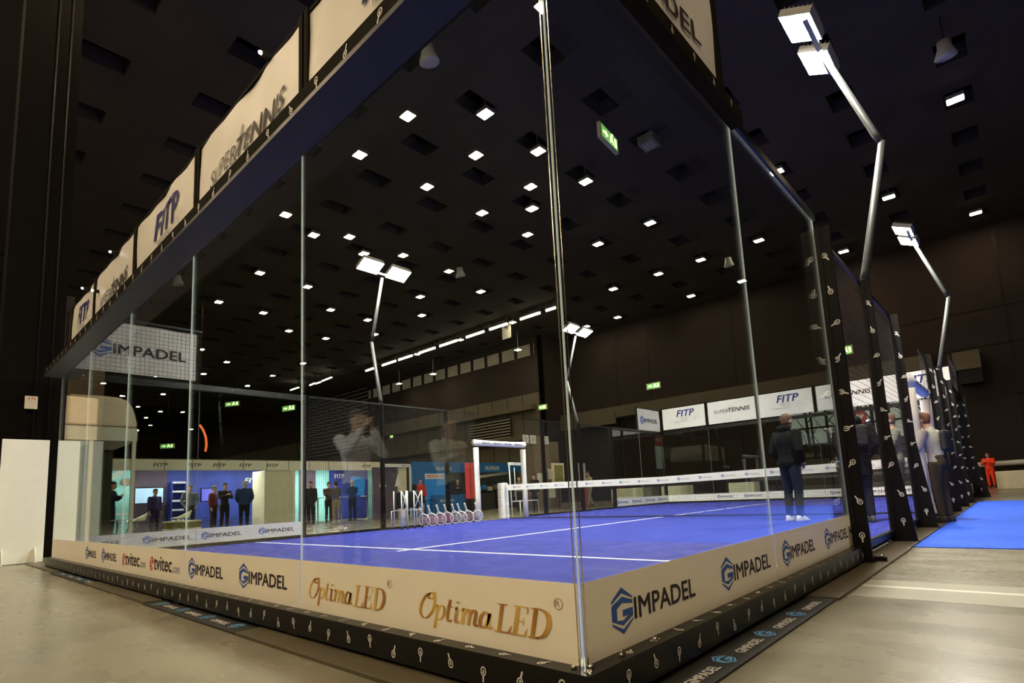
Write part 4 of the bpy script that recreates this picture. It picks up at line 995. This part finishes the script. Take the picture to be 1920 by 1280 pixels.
# ------------------------------------------------------------------ things beside the court inside
RKM = mat('white racket frame', (.8, .78, .76), .35); RKP = mat('pink racket strings', (.62, .30, .42), .5); GRIP = mat('white grip', (.78, .75, .68), .6)
STRG = mat('pale strings', (.55, .5, .5), .5)
us = (795, 809, 825, 838, 853, 865, 878, 893)
for i, u in enumerate(us):
    p = unp(u, 980, 0, .10); y = p.y
    t = thing('tennis_racket', 'white racket on the left fence, %s from the left%s' % (ORD[i], ', round head turned to the viewer' if i == 7 else (', pink strings' if i in (0, 1, 2, 3, 6) else ', pale strings')), 'racket', (.19, y, .0), 'rackets leaning on the left fence')
    ang = (-.35 if i < 7 else -.75); rotz = random.uniform(.5, .9) if i < 7 else 1.1
    A = Matrix.Rotation(rotz, 3, 'Z') @ Matrix.Rotation(.30, 3, 'X') @ Matrix.Rotation(-.22, 3, 'Y')
    def TR(x_, z_): return A @ Vector((x_, 0, z_))+Vector((.0, 0, .005))
    m = MB(); pts = [TR(math.cos(2*PI*k/18)*.14, .16+math.sin(2*PI*k/18)*.155) for k in range(18)]
    m.tube(pts, .015, RKM, 6, closed=True); m.tube([TR(-.06, .30), TR(0, .37)], .012, RKM, 6); m.tube([TR(.06, .30), TR(0, .37)], .012, RKM, 6); m.build('frame', t, world=False)
    m = MB(); sm_ = RKP if i in (0, 1, 2, 3, 6) else STRG
    for k in range(-5, 6):
        hx = k*.022; hh = .145*math.sqrt(max(0, 1-(hx/.13)**2)); m.tube([TR(hx, .16-hh), TR(hx, .16+hh)], .003, sm_, 4)
    for k in range(-6, 7):
        hz = k*.024; ww = .13*math.sqrt(max(0, 1-(hz/.15)**2)); m.tube([TR(-ww, .16+hz), TR(ww, .16+hz)], .003, sm_, 4)
    m.build('strings', t, world=False)
    m = MB(); m.tube([TR(0, .36), TR(0, .39), TR(0, .53), TR(0, .54)], [.016, .022, .023, .025], GRIP, 8); m.build('grip', t, world=False)
WT = mat('white painted tube', (.75, .76, .72), .35)
def cart(label, y0, y1, x=.22):
    t = thing('ball_cart', label, 'ball cart', (x, (y0+y1)/2, 0), 'white tube ball carts')
    m = MB()
    for xx in (x-.0, x+.3):
        for y in (y0+.05, y1-.05): m.tube([(xx, y, .05), (xx, y, .88)], .014, WT, 6)
    m.tube([(x, y0-.02, .0+.05), (x, y0-.02, .42), (x, y1+.02, .44), (x, y1+.02, .05)], .013, WT, 6); m.tube([(x+.3, y0+.05, .42), (x+.3, y1-.05, .44)], .012, WT, 6)
    m.tube([(x+.3, y0+.08, .85), (x+.3, y1-.08, .5)], .010, WT, 6); m.tube([(x+.3, y0+.08, .5), (x+.3, y1-.08, .85)], .010, WT, 6); m.build('frame', t)
    m = MB(); m.box(x+.02, x+.28, y0+.07, y1-.07, .48, .87, mat('black cloth', (.015, .015, .015), .9)); m.build('cloth_basket', t, bevel=.03)
    for xx in (x, x+.3):
        for y in (y0+.05, y1-.05): m = MB(); m.tube([(xx-.012, y, .03), (xx+.012, y, .03)], .03, BLACK, 10); m.build('wheel', t)
ya = unp(736, 985, 0, .25).y; yb = unp(757, 985, 0, .25).y; yc = unp(782, 985, 0, .25).y
cart('white tube cart with black cloth basket next to the post, left of the rackets', ya+.02, yb-.03); cart('second white tube cart with black cloth basket, touching the rackets', yb+.06, yc-.0)
# umpire chair outside left
xx = -.8; t = thing('goal_stand', 'tall thin white tube frame with low side hoops beyond the left padded gate', 'tube stand', (xx, unp(957, 962, 0, xx).y, ZF))
def TB(*uv): return [unp(u, v, 0, xx) for u, v in uv]
for nm_, rr_, uv in (('upright', .020, ((954, 868), (961, 963))), ('upright', .014, ((964, 876), (968, 940))), ('hoop', .016, ((961, 940), (984, 938))), ('leg', .018, ((975, 940), (977, 962))), ('hoop', .014, ((990, 938), (1008, 937), (1011, 960)))):
    m = MB(); pts = TB(*uv); 
    for p in pts[-1:]:
        if nm_ != 'hoop' and uv[-1][1] > 950 or uv[-1][1] == 960: p.z = ZF
    m.tube(pts, rr_, WT, 6); m.build(nm_, t)
m = MB(); a, b_ = TB((953, 869), (982, 870)); m.bar(a, b_, .05, .09, WT); m.text(Fr((xx+.026, a.y+.25, a.z-.03), (0, 1, 0), (0, 0, 1)), 'GIMPADEL', 0, 0, .3, .05, INKL); m.build('top_bar', t)
m = MB(); m.tube(TB((961, 940), (990, 938)), .012, WT, 6); m.build('hoop', t)
m = MB(); c = unp(881, 905, 0, -.35); m.box(-.37, -.33, c.y-.15, c.y+.17, .62, 1.62, mat('red vinyl', (.55, .03, .015), .45)); m.box(-.33, -.325, c.y-.02, c.y+.02, .64, 1.6, mat('dark red fold', (.3, .01, .01), .5))
t = thing('roll_up_banner', 'narrow upright red banner beside the left padded gate', 'banner', (-.35, c.y, ZF)); m.build('sheet', t)
m = MB(); m.bar((-.35, c.y, ZF), (-.35, c.y, .64), .02, .02, BLACK, (0, 1, 0)); m.box(-.45, -.25, c.y-.15, c.y+.15, ZF, ZF+.02, BLACK); m.build('stand', t)

# ------------------------------------------------------------------ exhibition stand on the left
AQUA = mat('aqua print wall', (.30, .72, .76), .6, var=.35, scale=.7); FASC = mat('cream fascia', (.78, .74, .60), .6)
CREAM = mat('cream wall block', (.66, .60, .44), .6); PURP = mat('dark purple wall', (.09, .065, .11), .7, var=.3, scale=1.)
BLU = mat('royal blue print', (.02, .04, .30), .6, var=.4, scale=1.2); SHOPB = mat('blue shop fascia', (.012, .14, .42), .6, var=.1); SHOPL = mat('bright blue shop panel', (.02, .30, .92), .6, var=.05)
AQUA.node_tree.nodes['Principled BSDF'].inputs['Emission Color'].default_value = (.2, .6, .62, 1)
def yx(u, x): return unp(u, 930, 0, x).y
XW = -13.5
st = thing('exhibition_stand', 'long exhibition stand with cream fascia and printed walls left of the court', 'exhibition stand', (-12.2, 8, ZF), None)
y0, y1 = yx(188, BX), yx(716, BX)
m = MB(); m.box(BX-.06, BX, y0, y1, 2.12, 2.50, FASC); fr = Fr((BX, 0, 0), (0, 1, 0), (0, 0, 1))
for u in (285, 350, 398, 448, 500, 680): m.text(fr, 'FITP', yx(u, BX), 2.25, .45, .12, INK, bold=.010, shear=.2)
for k in range(12): y = y0+(y1-y0)*k/12; m.box(BX+.0, BX+.004, y, y+.02, 2.12, 2.5, GREYWALL)
m.build('fascia', st)
m = MB(); m.box(XW, BX-.06, y0, y1, 2.50, 2.54, GREYWALL); m.build('roof', st)
segs = [(188, 250, AQUA, 'aqua printed panel'), (250, 312, PURP, None), (312, 412, BLU, None), (412, 497, BLU, None), (497, 549, CREAM, None), (549, 560, AQUA, None), (560, 592, PURP, None), (592, 617, AQUA, None), (617, 690, BLU, None), (690, 716, AQUA, None)]
for a, b_, mm, lb in segs:
    m = MB(); ya_, yb_ = yx(a, XW), yx(b_, XW); m.box(XW-.1, XW, ya_, yb_, ZF, 2.5, mm)
    fr = Fr((XW+.001, 0, 0), (0, 1, 0), (0, 0, 1))
    if a == 412: 
        for u in (458, 488): m.text(fr, 'FITP', yx(u, XW), 1.75, .75, .2, ICON, bold=.010, shear=.2)
        for u in (470, 488): pen(m, lambda x_, y_: fr.p(yx(u, XW)+x_, y_, .001), [(.1, 1.5), (.5, .9), (.4, .2)], SKYINK, .06, .3, .01)
    if a == 617: 
        m.text(fr, 'FITP', ya_+.3, 1.9, .5, .2, ICON, bold=.010); m.poly(fr, [(ya_+1.1, 1.1), (ya_+1.9, 1.0), (ya_+2., 1.9), (ya_+1.2, 2.0)], SHOPL)
    if a == 188: m.poly(fr, [(ya_, 1.95), (yb_-.3, 2.4), (yb_-.3, 2.15), (ya_, 1.7)], mat('white wave print', (.75, .85, .82), .6)); m.ball((XW+.02, ya_+.75, 1.85), .18, mat('brown dot print', (.3, .2, .15), .6), 12, 8, (.1, 1, .8)); m.poly(fr, [(ya_, .62), (yb_, .66), (yb_, .72), (ya_, .70)], ICON)
    m.build('wall_panel', st)
m = MB(); m.box(XW, BX-.02, y0, y0+.08, ZF, 2.5, FASC); m.build('side_wall', st)
m = MB(); m.box(BX-1.2, BX-.05, yx(497, BX), yx(548, BX), ZF, 2.12, CREAM); m.build('wall_block', st, bevel=.01)
for u in (552, 716): m = MB(); q = yx(u, BX); m.box(BX-.14, BX-.06, q-.06, q+.06, ZF, 2.12, FASC); m.build('column', st)
WAL = mat('lit ceiling spot', (1, .9, .7), .4, emit=210, ecol=(1, .93, .8), var=0)
for k in range(9):
    y = y0+.8+(y1-y0-1.2)*k/9; 
    m = MB(); m.tube([(-12.2, y, 2.5), (-12.2, y, 2.42)], .09, HOUS, 10); m.tube([(-12.2, y, 2.419), (-12.2, y, 2.41)], .17, WAL, 10); m.build('spotlight', st)
SCRB = mat('light blue screen', (.4, .6, .9), .4, emit=.62, ecol=(.45, .66, 1), var=.05, scale=2); SCRP = mat('violet screen', (.1, .1, .6), .4, emit=.5, ecol=(.22, .2, .85), var=.3, scale=3); SCG = mat('green screen strip', (.2, .8, .4), .4, emit=.6, ecol=(.3, .9, .5))
def screen(label, u0, u1, z0, z1, x, mm, green=False):
    a, b_ = yx(u0, x), yx(u1, x); t = thing('wall_screen', label, 'screen', (x, (a+b_)/2, z0), 'screens on the stand')
    m = MB(); m.box(x-.05, x, a, b_, z0, z1, BLACK); m.build('case', t)
    m = MB(); fr = Fr((x+.001, 0, 0), (0, 1, 0), (0, 0, 1)); m.poly(fr, [(a+.04, z0+.04), (b_-.04, z0+.04), (b_-.04, z1-.04), (a+.04, z1-.04)], mm)
    if green: m.poly(fr, [(a+(b_-a)*.6, z0+.12), (b_-.06, z0+.12), (b_-.06, z0+.26), (a+(b_-a)*.6, z0+.26)], SCG, .003)
    m.build('display', t)
screen('light blue lit wall screen in the purple bay of the stand', 251, 308, 1.0, 1.62, -12.9, SCRB); screen('violet lit screen with green strip right of the shelves', 376, 403, 1.0, 1.55, -12.9, SCRP, True)
sh = thing('shelf_unit', 'dark wall shelf with pale boards behind the grey sweater man', 'shelf', (-13.2, yx(335, -13.2), ZF))
a, b_ = yx(322, -13.2), yx(346, -13.2)
m = MB(); m.box(-13.45, -13.1, a-.04, a, ZF, 1.8, BLU); m.box(-13.45, -13.1, b_, b_+.04, ZF, 1.8, BLU); m.build('frame', sh)
for z in (.3, .7, 1.05, 1.4, 1.75): m = MB(); m.box(-13.45, -13.1, a, b_, z, z+.07, mat('pale shelf board', (.5, .5, .6), .5)); m.build('board', sh)
# oval reception table and shell chairs
a, b_ = yx(313, -9.6), yx(384, -9.6); cy = (a+b_)/2; rr = (b_-a)/2
YEL = mat('cream lacquer', (.82, .78, .52), .35); OLV = mat('olive band', (.22, .20, .06), .5)
t = thing('oval_counter', 'cream oval counter with olive band in front of the stand', 'counter', (-9.9, cy, ZF), None)
def ov(z, k): return [Vector((-9.9+.45*k*math.cos(2*PI*i/24), cy+rr*k*math.sin(2*PI*i/24), z)) for i in range(24)]
m = MB(); m.loft([ov(ZF, .96), ov(.12, 1)], YEL); m.build('base', t); m = MB(); m.loft([ov(.12, .95), ov(.30, .95)], OLV); m.build('band', t); m = MB(); m.loft([ov(.30, 1.), ov(.36, 1.)], YEL); m.build('top', t)
def shell(label, u, x, dz):
    y = yx(u, x); t = thing('shell_chair', label, 'chair', (x, y, ZF), 'cream shell chairs')
    m = MB(); n = 12; rg = []
    for k in range(6):
        f = k/5; rg.append([Vector((x+.26*math.cos(2*PI*i/n)*(1-.3*f), y+.30*math.sin(2*PI*i/n)*(1-.2*f)+.12*f, .34+dz+.04*f+.20*f*max(0, math.sin(2*PI*i/n)))) for i in range(n)])
    m.loft(rg, YEL); m.build('shell', t)
    for sx, sy in ((1, 1), (1, -1), (-1, 1), (-1, -1)): m = MB(); m.tube([(x+.05*sx, y+.05*sy, .36+dz), (x+.2*sx, y+.2*sy, ZF)], .012, CHROME, 6); m.build('leg', t)
shell('cream shell chair at the left, in front of the light blue screen', 252, -8.6, .1); shell('cream shell chair beside the oval counter', 337, -8.7, .12)
t = thing('cafe_table', 'small round white table before the aqua wall', 'table', (-9.4, yx(222, -9.4), ZF)); c = t.location
m = MB(); m.tube([(c.x, c.y, .48), (c.x, c.y, .51)], .42, ICON, 20); m.build('top', t); m = MB(); m.tube([(c.x, c.y, ZF), (c.x, c.y, ZF+.02), (c.x, c.y, ZF+.04), (c.x, c.y, .48)], [.22, .2, .03, .03], CHROME, 12); m.build('base', t)
for u, nm in ((640, 'between the pair and the suited man'), (596, 'right of the dark coated person'), (688, 'with pale top near the black post')):
    x = -10.8; y = yx(u, x); t = thing('bar_table', 'slim high table '+nm, 'table', (x, y, ZF), 'high tables of the stand')
    m = MB(); m.tube([(x, y, .93), (x, y, .96)], .32, FASC, 16); m.build('top', t); m = MB(); m.tube([(x, y, ZF), (x, y, ZF+.02), (x, y, ZF+.03), (x, y, .93)], [.25, .24, .025, .025], STEEL, 10); m.build('base', t)
# promo columns between the stands
for a, b_, mm, lb in ((700, 746, PURP, 'dark violet upright poster panel left of the white tube carts'), (748, 763, CREAM, 'narrow cream upright panel beside the blue shop')):
    x = -9.5; m = MB(); m.box(x-.08, x, yx(a, x), yx(b_, x), ZF, 2.15, mm)
    fr = Fr((x+.001, 0, 0), (0, 1, 0), (0, 0, 1))
    if mm is PURP: 
        for k in (.3, 1.1): m.poly(fr, [(yx(a, x)+k, 1.3), (yx(a, x)+k+.35, 1.3), (yx(a, x)+k+.18, 1.9)], ICON)
    tag(m.build('display_column'), lb, 'display column')
x = -9.4; m = MB(); ya_, yb_ = yx(722, x), yx(770, x)
m.bar((x, ya_, 2.22), (x, yb_, 2.22), .08, .14, WT); m.bar((x, yb_, .6), (x, yb_, 2.25), .07, .07, WT, (0, 1, 0)); gimpadel(m, Fr((x+.042, ya_+.9, 2.22), (0, 1, 0), (0, 0, 1)), 0, .6, 0, .09); 
m.bar((x, yb_, ZF), (x, yb_, .6), .05, .05, WT, (0, 1, 0))
tag(m.build('white_goal_frame'), 'white angled tube frame over the cream panel left of the blue shop', 'frame')

# blue shop stand
sp = thing('shop_stand', 'blue sports shop stand with open front behind the left fence', 'shop stand', (-11.5, 19, ZF), None)
y0, y1 = yx(774, BX), yx(990, BX)
m = MB(); m.box(BX-.1, BX, y0, y1, 2.0, 2.55, SHOPB); fr = Fr((BX+.001, 0, 0), (0, 1, 0), (0, 0, 1))
m.text(fr, 'DECATHLON', yx(819, BX), 2.12, yx(848, BX)-yx(819, BX), .17, ICON, bold=.010); m.text(fr, 'DECATHLON', yx(912, BX), 2.14, yx(938, BX)-yx(912, BX), .2, ICON, bold=.010); m.build('fascia', sp)
m = MB(); m.box(BX-.12, BX-.02, yx(797, BX), yx(838, BX), ZF, 2.0, SHOPL)
m.poly(fr, [(yx(798, BX), 1.68), (yx(834, BX), 1.68), (yx(834, BX), 1.95), (yx(798, BX), 1.95)], ICON, -.015); m.text(fr, 'DECATHLON', yx(801, BX), 1.74, yx(832, BX)-yx(801, BX), .15, REDINK, bold=.010, d=-.012); m.build('front_panel', sp)
m = MB(); m.box(BX-.1, BX-.0, y0, yx(797, BX), ZF, 2.0, SHOPB); m.build('side_panel', sp)
m = MB(); m.box(BX-2.6, BX-2.5, y0, y1+2, ZF, 2.5, mat('dark shop interior', (.02, .03, .045), .8, var=.4, scale=2)); m.build('back_wall', sp)
m = MB(); m.bar((BX-.3, yx(893, BX), 1.72), (BX-.3, yx(960, BX), 1.98), .1, .14, FASC); m.build('cream_lintel', sp)
m = MB(); x = -10.4; m.box(x-.5, x, yx(820, x), yx(872, x), ZF, .85, SHOPB); m.text(Fr((x+.001, 0, 0), (0, 1, 0), (0, 0, 1)), 'DECATHLON', yx(825, x), .5, .9, .12, ICON, bold=.010)
tag(m.build('shop_counter', bevel=.01), 'blue counter in front of the open blue shop stand', 'counter')
m = MB(); x = -11.6; m.box(x-.4, x, yx(895, x), yx(925, x), ZF, .85, mat('dark display', (.03, .035, .04), .7)); tag(m.build('display_table', bevel=.01), 'dark display table inside the blue shop behind the gate', 'table')
for i in range(5):
    x = -12.6; y = yx(897+i*11, x); m = MB(); m.box(x-.1, x+.1, y-.12, y+.12, 1.0+.1*(i % 2), 1.25+.1*(i % 2), (ICON, SHOPL, CREAM, STEEL, SPK)[i]); m.box(x-.1, x+.1, y-.2, y+.2, .95, 1.0, BLACK); m.box(x-.02, x+.02, y-.02, y+.02, ZF, .95, BLACK)
    tag(m.build('shop_display_stand'), 'small display stand with goods inside the blue shop, %s from the left' % ORD[i], 'display stand', 'goods displays in the blue shop')
m = MB(); x = -9.6; ya_ = yx(797, x); m.tube([(x, ya_, ZF), (x, ya_, .62), (x, yx(816, x), .62), (x, yx(816, x), ZF)], .025, BLACK, 6); tag(m.build('barrier_rail'), 'low black tube barrier before the blue shop panel', 'barrier')

# cream inflatable canopy far left
CAN = mat('cream canopy', (.90, .74, .54), .55, var=.05)
x = -6.; t = thing('stand_canopy', 'cream rounded canopy on a pale fascia behind the left end of the court', 'canopy', (-7.5, 1.5, ZF))
m = MB(); rg = []
for k in range(9):
    a = PI/2*k/8; rg.append([Vector((xx, 2.46-.30*(1-math.cos(a))*1.0 if False else 2.45-.28*(1-math.cos(a)), 2.92+.75*math.sin(a))) for xx in (-6.,)]+[])
prof = [(-1.6, 2.92), (2.45, 2.92), (2.44, 3.05), (2.38, 3.3), (2.30, 3.5), (2.2, 3.62), (2.05, 3.68), (1.8, 3.70), (-1.6, 3.62)]
m.prism(Fr((-6., 0, 0), (0, 1, 0), (0, 0, 1)), prof, -2.6, 0, CAN); m.build('canopy', t, bevel=.05)
m = MB(); m.box(-8.6, -6.02, -1.6, 2.46, 2.55, 2.9, FASC); m.build('fascia', t)
for y in (-1.5, 2.4): m = MB(); m.box(-6.1, -6.02, y-.04, y+.04, ZF, 2.55, FASC); m.build('column', t)
m = MB(); m.box(-8.6, -8.5, -1.6, 2.46, ZF, 2.55, GREYWALL); m.build('back_wall', t)

# ------------------------------------------------------------------ middle distance
BRN = mat('brown panel', (.20, .155, .10), .75, var=.1)
x = -6.0; ya_, yb_ = yx(1006, x), yx(1035, x)
t = thing('information_pillar', 'tall brown panel pillar with pale signs beyond the net', 'pillar', (x, (ya_+yb_)/2, ZF))
m = MB(); m.box(x-.5, x, ya_, yb_, ZF, 3.45, BRN); m.build('panel', t, bevel=.01)
m = MB(); m.box(x-1.4, x-.6, yb_-.2, yb_+1.5, ZF, 3.3, mat('olive brown panel', (.16, .13, .075), .75)); m.build('rear_panel', t)
for u, z, w_, h_ in ((1010, .85, .6, .8), (1030, 1.35, .35, .5), (1030, .45, .5, .6)):
    m = MB(); y = yx(u, x+.02); m.box(x+.005, x+.02, y, y+w_, z, z+h_, ICON); m.build('notice', t)
for i, u in enumerate((986, 1000, 1024)):
    y = yx(u, x+.05); fr = Fr((x+.05, y, 3.05), (0, 1, 0), (0, 0, 1)); m = MB(); m.prism(fr, [(0, 0), (.42, 0), (.42, .4), (0, .4)], -.02, 0, ICON); m.text(fr, ('9', '8', 'Z')[i], .1, .08, .2, .24, INKL, d=.002)
    m.build('sign_flag', t)
    
x = -4.9; y = yx(1047, x); t = thing('framed_notice', 'cream framed notice box right of the brown pillar', 'notice box', (x, y, 1.1)); m = MB(); m.box(x-.1, x, y-.3, y+.55, 1.1, 2.05, CREAM); m.build('box', t)
m = MB(); m.box(x, x+.012, y-.2, y+.45, 1.2, 1.95, OLV); m.build('sheet', t); m = MB(); m.box(x-.06, x-.03, y+.1, y+.14, ZF, 1.1, BLACK); m.build('stand', t)
x = -4.2; y = yx(1093, x); t = thing('framed_notice', 'narrow framed notice with red base left of the walking person', 'notice box', (x, y, .8)); m = MB(); m.box(x-.06, x, y-.15, y+.35, .95, 2.0, SPK); m.build('box', t); m = MB(); m.box(x-.06, x+.01, y-.15, y+.4, ZF, .95, mat('dull red', (.3, .05, .03), .6)); m.build('base', t)
# low cream benches beyond the far glass
for i, (u0, u1) in enumerate(((1152, 1198), (1246, 1294), (1372, 1420))):
    a = unp(u0, 925, 1, 22.3); c = unp(u1, 925, 1, 22.3); t = thing('block_bench', 'low cream block bench beyond the far glass, %s from the left' % ORD[i], 'bench', ((a.x+c.x)/2, 22.3, ZF), 'cream block benches beyond the far glass')
    m = MB(); m.box(a.x, c.x, 22.0, 22.7, .0, .72, CREAM); m.build('block', t, bevel=.03); m = MB(); m.box(a.x+.05, c.x-.05, 22.05, 22.65, ZF, 0, BLACK); m.build('plinth', t)
for i, (u0, u1, nm) in enumerate(((1806, 1822, 'small, left of the orange worker'), (1868, 1935, 'wide, right of the orange worker'))):
    a = unp(u0, 900, 1, 28.5); c = unp(u1, 900, 1, 28.5); t = thing('block_bench', 'low cream block bench at the far right, '+nm, 'bench', ((a.x+c.x)/2, 28.8, ZF))
    m = MB(); m.box(a.x, c.x, 28.5, 29.1, ZF, .65, CREAM); m.build('block', t, bevel=.03)
m = MB(); m.tube([(9.3, 33.4, 1.0), (16, 33.4, 1.1)], .12, SPK, 8); m.box(9.5, 9.6, 33.35, 33.45, ZF, 1., BLACK); m.box(14, 14.1, 33.35, 33.45, ZF, 1., BLACK); tag(m.build('guard_rail'), 'grey guard rail along the far right wall behind the worker', 'rail')
# stop sign
c = unp(1605, 782, 1, 30); t = thing('stop_sign', 'red octagonal stop sign before the bright far windows', 'sign', (c.x, 30, ZF))
m = MB(); fr = Fr((c.x, 30, c.z), (1, 0, 0), (0, 0, 1)); rad = .48
m.prism(fr, [(rad*math.cos(PI/8+k*PI/4), rad*math.sin(PI/8+k*PI/4)) for k in range(8)], -.03, 0, mat('sign red', (.35, .02, .02), .5)); m.text(fr, 'STOP', -.34, -.12, .68, .24, ICON, bold=.010, d=.002); m.build('plate', t)
m = MB(); m.bar((c.x, 30.05, ZF), (c.x, 30.05, c.z), .06, .06, STEEL, (0, 1, 0)); m.build('pole', t)
# louvred shutters on the far wall
def louvre(label, u0, u1, v0, v1, y, n=14):
    a = unp(u0, v0, 1, y); c = unp(u1, v1, 1, y); t = thing('louvre_shutter', label, 'shutter', ((a.x+c.x)/2, y, (a.z+c.z)/2)); zt, zb = max(a.z, c.z), min(a.z, c.z)
    m = MB(); m.box(a.x, c.x, y+.1, y+.15, zb, zt, BLACK); m.build('backing', t)
    m = MB()
    for k in range(n): z = zb+(zt-zb)*(k+.5)/n; m.box(a.x, c.x, y, y+.08, z-.06, z+.04, mat('grey slat', (.20, .18, .15), .6))
    m.build('slats', t)
    return t
louvre('large dark louvred shutter behind the mesh fence on the left', 570, 690, 758, 842, YL-.3, 16); louvre('smaller louvred shutter over the left padded gate', 880, 958, 796, 832, YL-.3, 9)
m = MB()
for zz in (7.2, 4.9): m.box(-45, -16.2, YL-.5, YL-.05, zz, zz+.35, GREYWALL)
struct(m.build('trim_5'))
